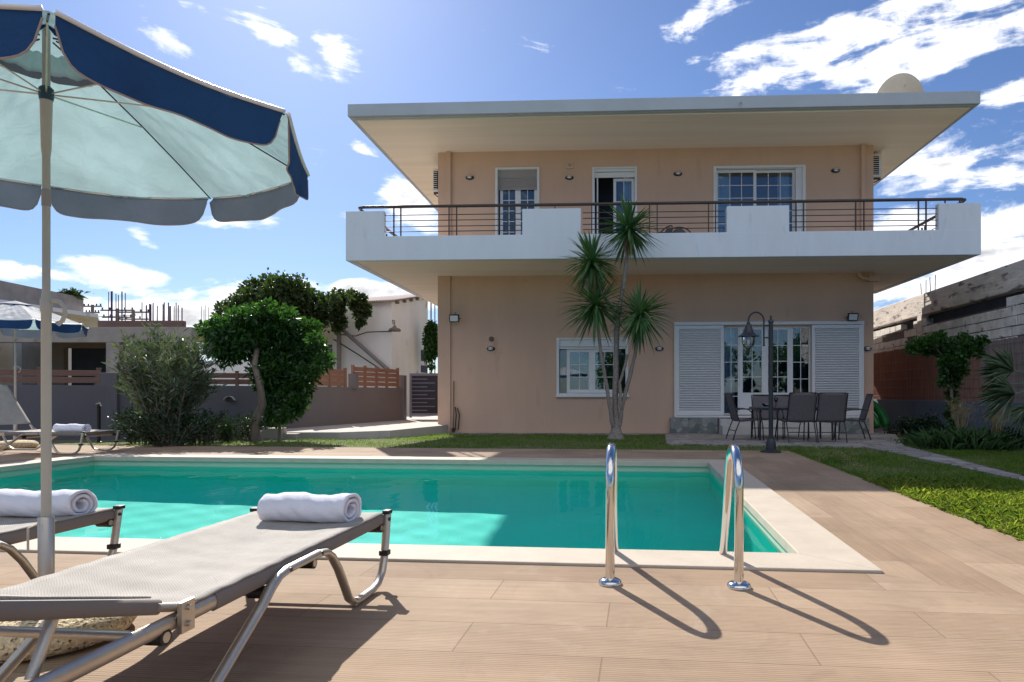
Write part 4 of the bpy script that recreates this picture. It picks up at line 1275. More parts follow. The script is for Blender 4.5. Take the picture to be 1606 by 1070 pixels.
def dining():
    zg = gzw(4.6, 13.9) + .02
    CT = Vector((4.50, 13.95, zg))
    T = thing('dining_table', 'long dark patio table between the charcoal sling chairs', 'table', tuple(CT), -HA)
    m = MB(); m.box(-.78, .78, -.44, .44, .665, .685); m.build('table_top', M['table_glass'], T, bevel=.006)
    m = MB(); m.box(-.78, .78, -.44, -.40, .625, .664); m.box(-.78, .78, .40, .44, .625, .664); m.box(-.78, -.74, -.40, .40, .625, .664); m.box(.74, .78, -.40, .40, .625, .664); m.build('apron', M['dark_metal'], T)
    for x in (-.72, .72):
        for y in (-.38, .38):
            m = MB(); m.tube([(x, y, .63), (x * 1.02, y * 1.03, 0)], .022, 10); m.build('leg', M['dark_metal'], T, smooth='auto')
    g = 'charcoal sling chairs round the patio table'
    spots = [  # px, depth, facing (deg from +Y), label
        (1171, 13.75, -88, 'charcoal sling chair at the left end of the patio table, seen from the side'),
        (1248, 12.95, 3, 'near side charcoal sling chair just right of the lamp post, back to the camera'),
        (1296, 12.95, -2, 'near side charcoal sling chair, right one of the two with backs to the camera'),
        (1333, 14.0, 78, 'charcoal sling chair at the right end of the patio table, seen from the side'),
        (1204, 14.85, 178, 'charcoal sling chair on the far side of the table, left of the lamp post'),
        (1243, 14.9, 182, 'charcoal sling chair on the far side of the table, mostly hidden behind a near chair')]
    first = None
    for px, d, rz, lb in spots:
        x = (px - CX) / FOC * d
        if first is None:
            c = make_chair(lb, g); first = c
        else:
            c = copy_tree(first); c['label'] = lb
        c.location = (x, d, gzw(x, d) + .022); c.rotation_euler = (0, 0, R(rz))
    # glasses and bowl
    first = None
    for px, d, lb in ((1217, 13.85, 'glass of red wine on the patio table right beside the lamp post'), (1277, 13.9, 'glass of red wine on the patio table between the two near chair backs')):
        x = (px - CX) / FOC * d
        if first is None:
            t = thing('wine_glass', lb, 'wine glass', (x, d, zg + .686), 0, 'glasses of red wine on the patio table'); first = t
            MB().lathe([(.035, 0), (.034, .003), (.004, .008), (.004, .09), (.03, .115), (.042, .15), (.036, .20), (.034, .20), (.04, .15), (.028, .117), (.003, .1)], n=20, caps=False).build('bowl', M['clear'], t, smooth='auto')
            MB().lathe([(.004, .105), (.028, .12), (.039, .148), (.038, .156), (.0, .156)], n=20, caps=False).build('wine', mat('red_wine', (.16, .004, .008), .2), t, smooth='auto')
        else:
            t = copy_tree(first); t.location = (x, d, zg + .686); t['label'] = lb
    x = (1203 - CX) / FOC * 13.8
    m = MB((x, 13.8, zg + .686)); m.lathe([(.05, 0), (.10, .05), (.11, .075), (.105, .075), (.09, .045), (.04, .01)], (x, 13.8, zg + .686), 24)
    tag(m.build('bowl', M['clear'], smooth='auto'), 'clear glass bowl on the left end of the patio table', 'bowl')
M['table_glass'] = mat('smoked_table_top', (.05, .055, .06), .15, var=.05)
M['clear'] = glass_mat('clear_glass', (.9, .93, .95), 1.5)
dining()

def balcony_furniture():
    z = 4.245
    g = 'round backed chairs on the balcony'
    first = None
    for px, rz, lb in ((1066, 178, 'dark round backed chair on the balcony under the third upper wall lamp'), (1035, 120, 'dark round backed chair on the balcony half hidden by the top yucca crown')):
        u = hpt(px, 340, -.9)[0]
        if first is None:
            t = hthing('balcony_chair', lb, 'chair', u, -.9, z, g); t.rotation_euler = (0, 0, -HA + R(rz)); first = t
            m = MB(); pts = [(.30 * math.cos(R(a)), -.1 - .22 * math.sin(R(a)) * .8, .62 + .26 * math.sin(R(a))) for a in range(0, 181, 12)]
            m.tube([(.30, .25, .0), (.30, .24, .6)] + pts + [(-.30, .24, .6), (-.30, .25, 0)], .017, 8); m.build('frame', M['rail'], t, smooth='auto')
            m = MB(); m.grid(lambda s, q: ((-.17 + .34 * s), -.22 - .05 * q, .45 + (.40 * q) * (1 - .25 * (2 * s - 1) ** 2)), 8, 8); m.build('backrest', M['sling_dark'], t, smooth=True, solid=.01)
            m = MB(); m.lathe([(.25, .43), (.26, .44), (.25, .455)], n=24); m.build('seat', M['sling_dark'], t, smooth='auto')
            for sx in (-1, 1):
                m = MB(); m.tube([(sx * .2, -.2, .45), (sx * .24, -.26, 0)], .014, 8); m.build('leg', M['rail'], t, smooth='auto')
        else:
            t = copy_tree(first); t.location = hw(u, -.9, z); t.rotation_euler = (0, 0, -HA + R(rz)); t['label'] = lb
    u = hpt(1100, 340, -.8)[0]
    t = hthing('balcony_table', 'low dark round table on the balcony right of the chair', 'table', u, -.8, z)
    MB().lathe([(.26, .44), (.27, .45), (.26, .462)], n=24).build('table_top', M['dark_metal'], t)
    MB().lathe([(.2, 0), (.2, .02), (.03, .04), (.025, .44)], n=16).build('pedestal', M['dark_metal'], t, smooth='auto')
balcony_furniture()

# ------------------------------------------------------------------ lamp post
def lamp_post():
    x, y = (1209 - CX) / FOC * 9.9, 9.9
    T = thing('lamp_post', 'black garden lamp post with swan neck arm and lantern at the deck corner', 'lamp post', (x, y, 0))
    MB().lathe([(.155, 0), (.155, .012), (.14, .02), (.075, .05), (.07, .15), (.062, .17), (.05, .2), (.035, .21), (.034, .25)], n=24).build('base', M['dark_metal'], T, smooth='auto')
    MB().lathe([(.033, .2), (.033, 1.93), (.040, 1.935), (.040, 1.965), (.024, 1.985), (.012, 1.99), (.012, 2.01), (.018, 2.02), (.004, 2.045)], n=20).build('post', M['dark_metal'], T, smooth='auto')
    m = MB()
    ax = -.105
    pts = [(ax, 0, 1.60), (ax, 0, 1.95)] + [(ax - .115 + .115 * math.cos(R(a)), 0, 1.965 + .125 * math.sin(R(a))) for a in range(0, 181, 15)] + [(ax - .23, 0, 1.93)]
    m.tube(pts, .013, 10); m.box(ax, 0, -.012, .012, 1.88, 1.90); m.box(ax, 0, -.012, .012, 1.70, 1.72)
    m.tube([(ax, 0, 1.6), (ax, 0, 1.585)], .02, 8)
    m.build('swan_neck', M['dark_metal'], T, smooth='auto')
    lx = ax - .23
    cap = MB().lathe([(.022, 1.945), (.026, 1.935), (.026, 1.915), (.04, 1.90), (.055, 1.86), (.075, 1.80), (.115, 1.755), (.155, 1.735), (.157, 1.728), (.09, 1.73), (.0, 1.735)], (lx, 0, 0), 28, caps=False).build('lantern_cap', M['dark_metal'], T, smooth='auto')
    m = MB(); m.lathe([(.085, 1.735), (.092, 1.68), (.085, 1.62), (.065, 1.575), (.03, 1.55)], (lx, 0, 0), 24, caps=False)
    m.build('lantern_glass', M['clear'], T, smooth='auto')
    m = MB(); m.lathe([(.034, 1.555), (.03, 1.54), (.012, 1.53), (.012, 1.50), (.003, 1.49)], (lx, 0, 0), 16)
    for k in range(6):
        a = R(60 * k); c, s = math.cos(a), math.sin(a)
        m.tube([(lx + .09 * c, .09 * s, 1.735), (lx + .097 * c, .097 * s, 1.68), (lx + .089 * c, .089 * s, 1.62), (lx + .068 * c, .068 * s, 1.575), (lx + .03 * c, .03 * s, 1.55)], .0045, 5)
    m.build('lantern_cage', M['dark_metal'], T, smooth='auto')
    MB().lathe([(.012, 1.72), (.03, 1.68), (.032, 1.65), (.018, 1.61), (.0, 1.605)], (lx, 0, 0), 16, caps=False).build('bulb', M['lens'], T, smooth='auto')
lamp_post()

# ------------------------------------------------------------------ walls, fences and gate
def wall_strip(m, pts, z0, z1, th):
    """pts list of (x,y); thickness to the far side"""
    for (ax, ay), (bx, by) in zip(pts[:-1], pts[1:]):
        d = Vector((bx - ax, by - ay)).normalized(); n = Vector((-d.y, d.x)) * th
        m.prism([(ax, ay), (bx, by), (bx + n.x, by + n.y), (ax + n.x, ay + n.y)], z0, z1)

WA, WB, WC = (-15.5, 12.2), (-6.95, 15.3), (-5.48, 20.8)
def lerp2(a, b, t): return (a[0] + (b[0] - a[0]) * t, a[1] + (b[1] - a[1]) * t)
def on_line(a, b, px):
    """point of line a-b seen at picture column px"""
    k = (px - CX) / FOC
    t = (k * a[1] - a[0]) / ((b[0] - a[0]) - k * (b[1] - a[1]))
    return lerp2(a, b, t)

def left_side():
    m = MB((WA[0], WA[1], 0)); wall_strip(m, [WA, WB], -.4, 1.05, .2)
    w = m.build('garden_wall', M['slate_wall'], bevel=.008); tag(w, 'long slate grey garden wall behind the loungers and the oleander on the left', 'wall')
    p = on_line(WA, WB, 173)
    m = MB(w.location); m.box(p[0] - .33, p[0] + .16, p[1] - .03, p[1] + .22, -.3, 1.32); o = m.build('meter_block', M['slate_wall'], bevel=.01); o.parent = w; o.location = (0, 0, 0)
    m = MB((WC[0], WC[1], 0)); wall_strip(m, [WB, WC], -.4, 1.05, .2)
    w = m.build('garden_wall', M['taupe_wall'], bevel=.008); tag(w, 'taupe grey garden wall running back to the metal gate', 'wall')
    p = on_line(WB, WC, 552); q = on_line(WB, WC, 631)
    m = MB(w.location); m.box(p[0] - .1, p[0] + .12, p[1] - .02, p[1] + .2, 1.0, 1.42); m.box(q[0] - .1, q[0] + .06, q[1] - .05, q[1] + .3, -.2, 1.45); o = m.build('pillar', M['taupe_wall'], bevel=.01); o.parent = w; o.location = (0, 0, 0)

    def fence(name, lb, a, b, px0, px1, posts, z0, z1, nb, mt, gap=.02):
        P0, P1 = on_line(a, b, px0), on_line(a, b, px1)
        d = Vector((P1[0] - P0[0], P1[1] - P0[1], 0)); L_ = d.length; ang = math.atan2(d.y, d.x)
        T = thing(name, lb, 'fence', (P0[0], P0[1], 0), ang, 'slatted board fences on the garden wall')
        xs = [0]
        for px in posts:
            P = on_line(a, b, px); xs.append((Vector((P[0] - P0[0], P[1] - P0[1])).length))
        xs.append(L_)
        for x in xs[(1 if px0 < 0 else 0):]:
            m = MB(); m.box(x - .035, x + .035, .04, .11, z0 - .05, z1 + .035); m.box(x - .042, x + .042, .033, .117, z1 + .035, z1 + .05); m.build('post', mt, T, bevel=.004)
        for i in range(len(xs) - 1):
            m = MB(); h = (z1 - z0) / nb
            for k in range(nb): m.box(xs[i] + .036, xs[i + 1] - .036, .062, .088, z0 + k * h + gap, z0 + (k + 1) * h)
            m.build('board_panel', mt, T, bevel=.002)
        return T
    fence('slat_fence', 'dark brown two board fence on the left end of the slate garden wall', WA, WB, -160, 153, (-60, 60), 1.07, 1.37, 2, M['board'], .03)
    fence('slat_fence', 'dark brown two board fence behind the oleander and the dense tree', WA, WB, 193, 420, (318, 371), 1.06, 1.34, 2, M['board'], .025)
    fence('slat_fence', 'orange brown three board fence right beside the dense tree crown', WB, WC, 494, 545, (521,), 1.07, 1.52, 3, M['board_lit'], .006)
    fence('slat_fence', 'orange brown four board fence between the small pillar and the gate', WB, WC, 557, 627, (576, 594, 610), 1.07, 1.62, 4, M['board_lit'], .02)

    # gate
    g0, g1 = (-5.42, 21.2), (-3.2, 21.2)
    T = thing('metal_gate', 'grey metal double gate with horizontal slats beside the villa', 'gate', (-4.3, 21.2, .1))
    x0, x1 = -1.05, 1.2
    m = MB()
    for (a, b) in ((x0, x0 + .07), (-.0, .06), (x1 - .07, x1)): m.box(a, b, -.03, .03, 0, 1.42)
    m.box(x0 + .07, -.0, -.028, .028, 1.34, 1.42); m.box(.06, x1 - .07, -.028, .028, 1.34, 1.42); m.box(x0 + .07, -.0, -.028, .028, .06, .14); m.box(.06, x1 - .07, -.028, .028, .06, .14)
    m.build('gate_frame', M['gate'], T)
    for (a, b) in ((x0 + .07, -.0), (.06, x1 - .07)):
        m = MB(); m.box(a, b, .005, .02, .14, 1.34); m.build('gate_panel', M['gate_dark'], T)
        m = MB()
        for k in range(9):
            z = .22 + k * .125
            m.box(a, a + (b - a) * (.75 if k % 2 else .5), -.02, .004, z, z + .028)
        m.build('gate_slats', M['gate'], T)
    m = MB(); m.box(.07, .09, -.06, -.03, .7, .85); m.build('handle', M['alu'], T)
    # low stone blocks under the tree, wall vent, stand pipe
    for (px, d, w, h, lb) in ((430, 14.0, .42, .24, 'low pale stone block under the dense tree, the larger one on the left'), (458, 14.1, .30, .12, 'low pale stone block under the dense tree, the flat one on the right')):
        x = (px - CX) / FOC * d; z = gzw(x, d)
        m = MB((x, d, z)); m.box(x - w / 2, x + w / 2, d - .15, d + .15, z - .04, z + h)
        tag(m.build('stone_block', M['driveway'], bevel=.02), lb, 'stone block', 'low stone blocks under the tree')
    P = on_line(WA, WB, 362)
    T = thing('wall_hood', 'small pale half round hooded vent low on the slate wall beside the tree', 'vent', (P[0], P[1] - .0, .72))
    MB().add(*(lambda n: ([(.11 * math.cos(math.pi * k / n), y, .085 * math.sin(math.pi * k / n)) for y in (-.10, 0) for k in range(n + 1)], [(k, k + 1, n + 2 + k, n + 1 + k) for k in range(n)]))(12)).build('hood', M['step'], T, smooth=True, solid=.008)
    MB().box(-.08, .08, -.03, -.005, -.03, .0).build('slot', M['black'], T)
    x, y = (155 - CX) / FOC * 12.3, 12.3
    T = thing('stand_pipe', 'thin black garden stand pipe in front of the slate wall', 'stand pipe', (x, y, gzw(x, y)))
    MB().lathe([(.05, 0), (.05, .02), (.03, .03), (.03, .72), (.034, .74), (.02, .76)], n=12).build('pipe', M['black'], T, smooth='auto')
    MB().tube([(0, 0, .72), (0, -.06, .72), (.09, -.1, .74), (.12, -.1, .68)], .014, 8).build('tap', M['alu'], T, smooth='auto')
M['gate'] = mat('grey_gate_paint', (.30, .28, .31), .5, var=.08)
M['gate_dark'] = mat('dark_gate_panel', (.055, .05, .065), .6, var=.08)
left_side()

# ------------------------------------------------------------------ neighbouring buildings on the left
def quadbox(m, p, d0, d1, px0, px1, z0, z1):
    """box spanning picture columns px0..px1 at depth d0, d1 deep"""
    x0, x1 = (px0 - CX) / FOC * d0, (px1 - CX) / FOC * d0
    m.box(x0, x1, d0, d1, z0, z1)

def neighbours_left():
    # unfinished concrete building
    D = 24.0
    def X(px, d=D): return (px - CX) / FOC * d
    def Z(py, d=D): return EYE + (HY - py) / FOC * d
    T = thing('concrete_building', 'unfinished raw concrete building with dark doorway behind the left garden wall', 'building', (X(100), D, -.2))
    def part(name, mt, parent, *boxes, bevel=0):
        m = MB((X(100), D, -.2))
        for b in boxes: m.box(*b)
        return m.build(name, mt, parent, bevel=bevel)
    part('beam', M['concrete'], T, (X(-60), X(300), D, D + .35, Z(537), Z(513)), bevel=.01)
    part('roof_slab', M['concrete'], T, (X(-60), X(300), D + .35, D + 4.6, Z(522), Z(514)))
    part('roof_kerb', M['board'], T, (X(122), X(260), D + 1, D + 1.25, Z(514) + .002, Z(503, D + 1)))
    part('column', M['concrete'], T, (X(166), X(186), D + .01, D + .5, -.4, Z(537)))
    part('column', M['concrete'], T, (X(285), X(300), D + .01, D + .5, -.4, Z(537)))
    part('side_wall', M['concrete'], T, (X(186), X(285), D + .15, D + .4, -.4, Z(537)))
    m = MB((X(100), D, -.2)); d2 = D + 4
    holed_wall_w(m, X(34, d2), X(205, d2), d2, -.4, Z(514, d2), [(X(100, d2), X(166, d2), -.39, Z(546, d2))])
    m.build('back_wall', mat('tan_plaster', (.27, .22, .18), .9, var=.15, vscale=1), T)
    part('dark_doorway', M['room'], T, (X(98, d2), X(168, d2), d2 + .5, d2 + .6, -.4, Z(540, d2)))
    part('pale_block', M['cream_house'], T, (X(-40, 27), X(12, 27), 27, 28, -.4, Z(537, 27)))
    part('pale_screen', mat('pale_blue_sheet', (.42, .47, .55), .8), T, (X(12, 27), X(34, 27), 27, 28, -.4, Z(537, 27)))
    # rebar clusters
    first = None
    for lb, px0, px1, y0, y1, n, d in (('tall cluster of thin violet rebar rods on the concrete roof left of the oleander', 170, 199, 456, 512, 9, D + 1.5), ('shorter cluster of dark rebar rods on the concrete roof above the oleander', 225, 246, 474, 508, 8, D + 2.5), ('short cluster of rebar rods on the concrete roof, right of the middle cluster', 256, 284, 474, 508, 9, D + 3), ('faint small cluster of rebar rods far behind the oleander top', 317, 328, 477, 508, 4, D + 6)):
        t = thing('rebar_cluster', lb, 'rebar', (X((px0 + px1) / 2, d), d, Z(516)), 0, 'rebar clusters on the concrete roof')
        for k in range(n):
            x = X(px0 + (px1 - px0) * (k + random.uniform(-.25, .25)) / (n - 1), d) - t.location.x
            h = Z(y0, d) - t.location.z - random.uniform(0, .25)
            lean = 0; ry = random.uniform(-.1, .1)
            MB().tube([(x, ry, 0), (x + lean, ry, h)], random.choice((.016, .02, .024)) if n > 4 else .012, 5).build('rod', M['rebar'], t)
    # far white flat roofed building
    D3 = 30.0
    T = thing('white_building', 'distant white flat roofed building with stained parapet at the left edge', 'building', (X(20, D3), D3, -.2))
    m = MB((X(20, D3), D3, -.2))
    a, b = (X(-80, 24), 24.0), (X(131, 31), 31.0)
    z0, z1 = 4.3, 5.35
    m.prism([a, b, (b[0] * 1.3, b[1] * 1.3), (a[0] * 1.4, a[1] * 1.4)], z0 + .25, z1); m.build('parapet', mat('stained_parapet', (.33, .29, .26), .9, var=.25, vscale=1.5), T)
    m = MB((X(20, D3), D3, -.2)); m.prism([(a[0], a[1] - .4), (b[0] + .9, b[1] - .3), ((b[0] + .9) * 1.3, b[1] * 1.3), (a[0] * 1.4, a[1] * 1.4)], z0 + .08, z0 + .25); m.build('eave_slab', M['white_house'], T)
    m = MB((X(20, D3), D3, -.2)); m.prism([(a[0], a[1] + .6), (X(133, 31.6), 31.6), (X(133, 40), 40), (a[0] * 1.4, a[1] * 1.4)], -.2, z0 + .08); m.build('wall', M['cream_house'], T)
    # utility poles with wires
    first = None
    for px, top, d, lb in ((145, 478, 44, 'thin utility pole left of the tall rebar cluster'), (184, 484, 40, 'utility pole with crossarms in front of the tall rebar cluster'), (209, 487, 40, 'utility pole with crossarms between the rebar clusters')):
        x = (px - CX) / FOC * d; zt = EYE + (HY - top) / FOC * d
        t = thing('utility_pole', lb, 'utility pole', (x, d, -.2), 0, 'utility poles on the left skyline')
        MB().lathe([(.14, 0), (.09, zt + .2)], n=10).build('pole', M['bark'], t)
        for k, w in enumerate((.6, .45) if px == 145 else (1.0, .9, .8)):
            z = zt + .1 - .42 * k
            m = MB(); m.box(-w, w, -.05, .05, z - .05, z + .03)
            m.build('crossarm', M['bark'], t)
            for s in (-.9, -.45, .45, .9):
                MB().tube([(s * w, 0, z), (s * w, 0, z + .16)], .045, 6).build('insulator', M['rail'], t)
    m = MB((-29, 40, 5))
    for z in (5.2, 5.6): m.tube([(-34, 38, z + .1), (-30, 40, z - .15), (-26.6, 40, z)] , .018, 4)
    tag(m.build('power_line', M['black']), 'sagging black power lines between the utility poles', 'cable')

    # white house with vine
    D4 = 30.0
    ox, oy = X(614, D4), D4
    T = thing('white_house', 'old white house with shed tile roof and diagonal pipe behind the garden wall', 'house', (ox, oy, -.2))
    off = (ox, oy, -.2)
    zf = 5.0; L0 = (X(523, 30.6), 30.6); C0 = (ox, oy); R0 = (X(671, 36), 36.0); B0 = (X(540, 37.5), 37.5)
    m = MB(off)
    def wq(a, b, za, zb): m.quad((a[0], a[1], -.4), (b[0], b[1], -.4), (b[0], b[1], zb), (a[0], a[1], za))
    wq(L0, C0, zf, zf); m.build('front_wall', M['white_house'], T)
    m = MB(off); wq(C0, R0, zf, 6.15); wq(R0, B0, 6.15, 6.15); wq(B0, L0, 6.15, zf); m.build('side_wall', M['cream_house'], T)  # cream tone of this side is reflected light put into the colour
    m = MB(off)
    def rp(p, z, dx=0, dy=0): return (p[0] + dx, p[1] + dy, z)
    fl, fr, br, bl = rp(L0, zf + .0, 1.1, -.35), rp(C0, zf + .0, .18, -.35), rp(R0, 6.25, .2, .1), rp(B0, 6.25, .9, .1)
    NR = 44
    def rf(s, t):
        p0 = Vector(fl).lerp(Vector(fr), s); p1 = Vector(bl).lerp(Vector(br), s); p = p0.lerp(p1, t); p.z += .035 * abs(math.sin(math.pi * s * NR / 2)) + .04; return p
    m.grid(rf, NR * 4, 6); m.build('tile_roof', mat('faded_roof_tiles', (.36, .28, .25), .9, var=.25, vscale=3), T, solid=.06)
    # roof beam ends, pipe, cable, lamp, windows
    for k in range(5):
        t_ = .1 + .18 * k; P = Vector((C0[0], C0[1], 0)).lerp(Vector((R0[0], R0[1], 0)), t_); z = zf + (6.15 - zf) * t_ - .1
        m = MB(off); m.box(P.x - .02, P.x + .14, P.y - .1, P.y + .1, z, z + .12); m.build('rafter', M['bark'], T)
    m = MB(off); m.tube([(X(530, 30), 30.0, Z(511, 30)), (X(612, 29.7), 29.7, Z(583, 29.7))], .09, 8); m.build('diagonal_pipe', M['taupe_wall'], T, smooth='auto')
    m = MB(off); m.tube([(X(522, 30), 30.1, Z(532, 30)), (X(560, 29.8), 29.9, Z(556, 30)), (X(603, 29.6), 29.7, Z(584, 29.7))], .03, 6); m.tube([(X(530, 30), 30.1, Z(524, 30)), (X(556, 30), 30.1, Z(527, 30)), (X(575, 30), 30.05, Z(521, 30)), (X(614, 29.9), 29.95, Z(520, 30))], .025, 6); m.build('wall_cable', M['rail'], T)
    for y0, y1 in ((549, 566), (573, 584)):
        P = Vector((C0[0], C0[1], 0)).lerp(Vector((R0[0], R0[1], 0)), .78); dirv = (Vector((R0[0] - C0[0], R0[1] - C0[1], 0))).normalized(); dd = P.y
        m = MB(off); za, zb = EYE + (HY - y1) / FOC * dd, EYE + (HY - y0) / FOC * dd
        q = P + dirv * 1.1; n = Vector((dirv.y, -dirv.x, 0)) * .03
        m.add([P + n + Vector((0, 0, za)), q + n + Vector((0, 0, za)), q + n + Vector((0, 0, zb)), P + n + Vector((0, 0, zb))], [(0, 1, 2, 3)]); m.build('window', M['room'], T, solid=.03)
    m = MB(off); m.tube([(X(676, 37), 37.0, 0), (X(676, 37), 37, Z(470, 37))], .04, 6); m.tube([(X(682, 37), 37.0, 0), (X(682, 37), 37, Z(477, 37))], .03, 6); m.build('mast', M['rail'], T)
    # annexe
    m = MB(off); m.box(X(484, 30.8), X(529, 30.8), 30.6, 35, Z(517, 30.6), Z(506, 30.6)); m.build('annexe_slab', M['white_house'], T, bevel=.02)
    m = MB(off); holed_wall_w(m, X(486, 31), X(527, 31), 31.0, -.4, Z(517, 31), [(X(505, 31), X(521, 31), Z(577, 31), Z(540, 31))]); m.build('annexe_wall', M['white_house'], T)
    m = MB(off); m.box(X(503, 31), X(523, 31), 31.6, 31.7, -.3, Z(530, 31)); m.build('dark_window', M['room'], T)
    m = MB(off); m.box(X(528, 30), X(533, 30), 30.0, 30.2, -.4, Z(513, 30)); m.build('post', M['taupe_wall'], T)
    t = thing('yard_lamp', 'small rusty shaded lamp on the corner of the white house', 'lamp', (X(619, 29.6), 29.6, Z(518, 29.6)))
    MB().lathe([(.28, -.04), (.24, .06), (.10, .12), (.05, .2), (.001, .22)], n=18, caps=False).build('lamp_shade', M['bark'], t, smooth='auto', solid=.01)
    MB().tube([(0, 0, .2), (0, 0, .42), (-.12, .1, .46), (-.14, .3, .3)], .02, 6).build('arm', M['rail'], t)
    # small dark clutter behind the fence, low white wall behind the oleander
    m = MB((X(350, 22), 22, -.2)); m.box(X(300, 22), X(395, 22), 22.0, 22.2, -.3, Z(566, 22)); tag(m.build('white_wall', M['white_house']), 'plain pale wall glimpsed between oleander and dense tree', 'wall')

def holed_wall_w(m, x0, x1, y, z0, z1, holes, depth=.25):
    mm = MB(); holed_wall(mm, x0, x1, z0, z1, holes, depth, 0.0)
    m.add([(a, b + y, c) for a, b, c in mm.v], mm.f)
neighbours_left()

# ------------------------------------------------------------------ right hand side: block building, reed screen, garden wall
def right_side():
    a = Vector((8.88, 4.8)); b = Vector((11.54, 37.2))
    d = (b - a).normalized(); ang = math.atan2(d.y, d.x)
    Lw = (b - a).length
    # local: x along the wall (away from the camera), y>0 towards the garden (left)
    T = thing('block_building', 'unfinished building of bare concrete blocks along the right edge of the garden', 'building', (a.x, a.y, -.2), ang)
    zo = .2
    def lx(px):       # distance along the wall seen at column px
        k = (px - CX) / FOC
        t = (k * a.y - a.x) / (d.x - k * d.y)
        return t
    m = MB()
    zt = 3.78 + zo; zb = 3.16 + zo
    m.box(0, Lw, -.3, 0.012, zb, zt); m.build('concrete_band', M['block_band'], T, bevel=.02)
    m = MB(); m.box(0, Lw, -.6, -.22, 0, zb); m.build('dark_backing', M['room'], T)
    x0 = lx(1443); m = MB(); m.box(x0 - .14, x0 + .16, -.2, .02, 0, zb); m.build('column', M['block_band'], T, bevel=.01)
    rng = random.Random(5)
    m = MB(); bh, bw = .225, .45
    gap0, gap1 = lx(1580), lx(1448)
    hole = [(lx(1425), 3.0), (lx(1405), 2.8), (lx(1392), 2.85), (lx(1430), 2.55)]
    for r in range(15):
        z = .1 + r * bh
        if z + bh > zb + .02: break
        x = (r % 2) * bw / 2 - .3
        while x < Lw:
            xx0, xx1 = max(0, x), min(Lw, x + bw)
            cx = (xx0 + xx1) / 2
            top = z + bh
            skip = (top > zb - .22 and gap0 < cx < gap1 and rng.random() < .93) or any(abs(cx - h[0]) < .45 and abs(z - h[1]) < .1 for h in hole) or rng.random() < .012
            if not skip and xx1 > xx0 + .05:
                j = rng.uniform(-.008, .008); g = rng.uniform(.006, .017)
                m.box(xx0 + g, xx1 - g, -.2, j, z + rng.uniform(.005, .016), z + bh - rng.uniform(.004, .014))
            x += bw
    m.build('block_courses', M['blocks'], T, bevel=.008)
    m = MB(); m.box(0, Lw, -.21, -.022, 0, zb - .3); m.build('mortar', M['mortar'], T)
    m = MB(); 
    for px in (1437, 1444, 1451, 1458):
        x = lx(px); m = MB(); m.tube([(x, -.15, zt), (x + rng.uniform(-.05, .05), -.15, zt + .41 + rng.uniform(-.05, .06))], .012, 5); m.build('rebar', M['rebar'], T)
    # reed screen: three lengths
    def reeds(name, lb, x0, x1, z0, z1, mt, y=.10):
        tt = thing(name, lb, 'reed screen', tuple(Vector((a.x + d.x * x0, a.y + d.y * x0, -.2))), ang, 'reed screens on the garden wall')
        mm = MB(); n = int((x1 - x0) / .026) * 4
        hh = [rng.uniform(-.015, .02) for _ in range(n + 2)]
        def fn(s, t):
            x = (x1 - x0) * s; i = int(s * n / 4)
            return (x, y + .009 * abs(math.sin(math.pi * x / .026)) + .006 * math.sin(x * 3), z0 + (z1 - z0 + hh[i]) * t)
        mm.grid(fn, n, 3); mm.build('reed_mat', mt, tt, smooth=False)
        q = MB()
        for k in range(6):
            z = z0 + (z1 - z0) * (k + .5) / 6; q.tube([(0, y + .014, z), (x1 - x0, y + .014, z)], .003, 4)
        q.build('wire', M['rail'], tt)
    s1, s2 = lx(1545), lx(1476)
    reeds('reed_screen', 'dark grey brown reed screen behind the fan palm at the right edge', 0, s1, .864, 2.30, M['reed_dark'])
    reeds('reed_screen', 'thin brown reed screen behind the climbing vine', s1, s2, .864, 2.21, M['reed_mid'])
    reeds('reed_screen', 'reddish brown reed screen between the vine and the villa', s2, Lw - 6, .864, 2.45, M['reed'])
    m = MB((a.x, a.y, -.2))
    o = MB(); o.box(0, Lw, 0.03, .26, -.3, .876); w = o.build('garden_wall', M['blue_wall'], bevel=.01)
    w.location = (a.x, a.y, -.2); w.rotation_euler = (0, 0, ang)
    tag(w, 'low blue grey garden wall below the reed screens on the right', 'wall')
M['block_band'] = mat('weathered_block_concrete', (.70, .63, .57), .95, var=.25, vscale=2.2, bump=.9, bscale=14, spots=(4.0, .56, (.24, .20, .18)), stretch=(.5, 1, 1.6))
M['blocks'] = mat('pale_concrete_blocks', (.80, .74, .69), .95, var=.3, vscale=1.9, bump=.9, bscale=25, spots=(3.5, .60, (.25, .22, .20)))
M['mortar'] = mat('dark_mortar', (.16, .14, .125), .95, var=.3, vscale=6)
M['reed'] = mat('red_brown_reed', (.30, .135, .09), .9, var=.3, vscale=4, stretch=(9, 1, .4))
M['reed_mid'] = mat('brown_reed', (.27, .15, .11), .9, var=.35, vscale=4, stretch=(9, 1, .6))
M['reed_dark'] = mat('grey_brown_reed', (.24, .19, .175), .9, var=.4, vscale=4, stretch=(9, 1, .5))
M['blue_wall'] = mat('blue_grey_render', (.11, .145, .20), .9, var=.12, vscale=1.2, bump=.2, bscale=40)
right_side()

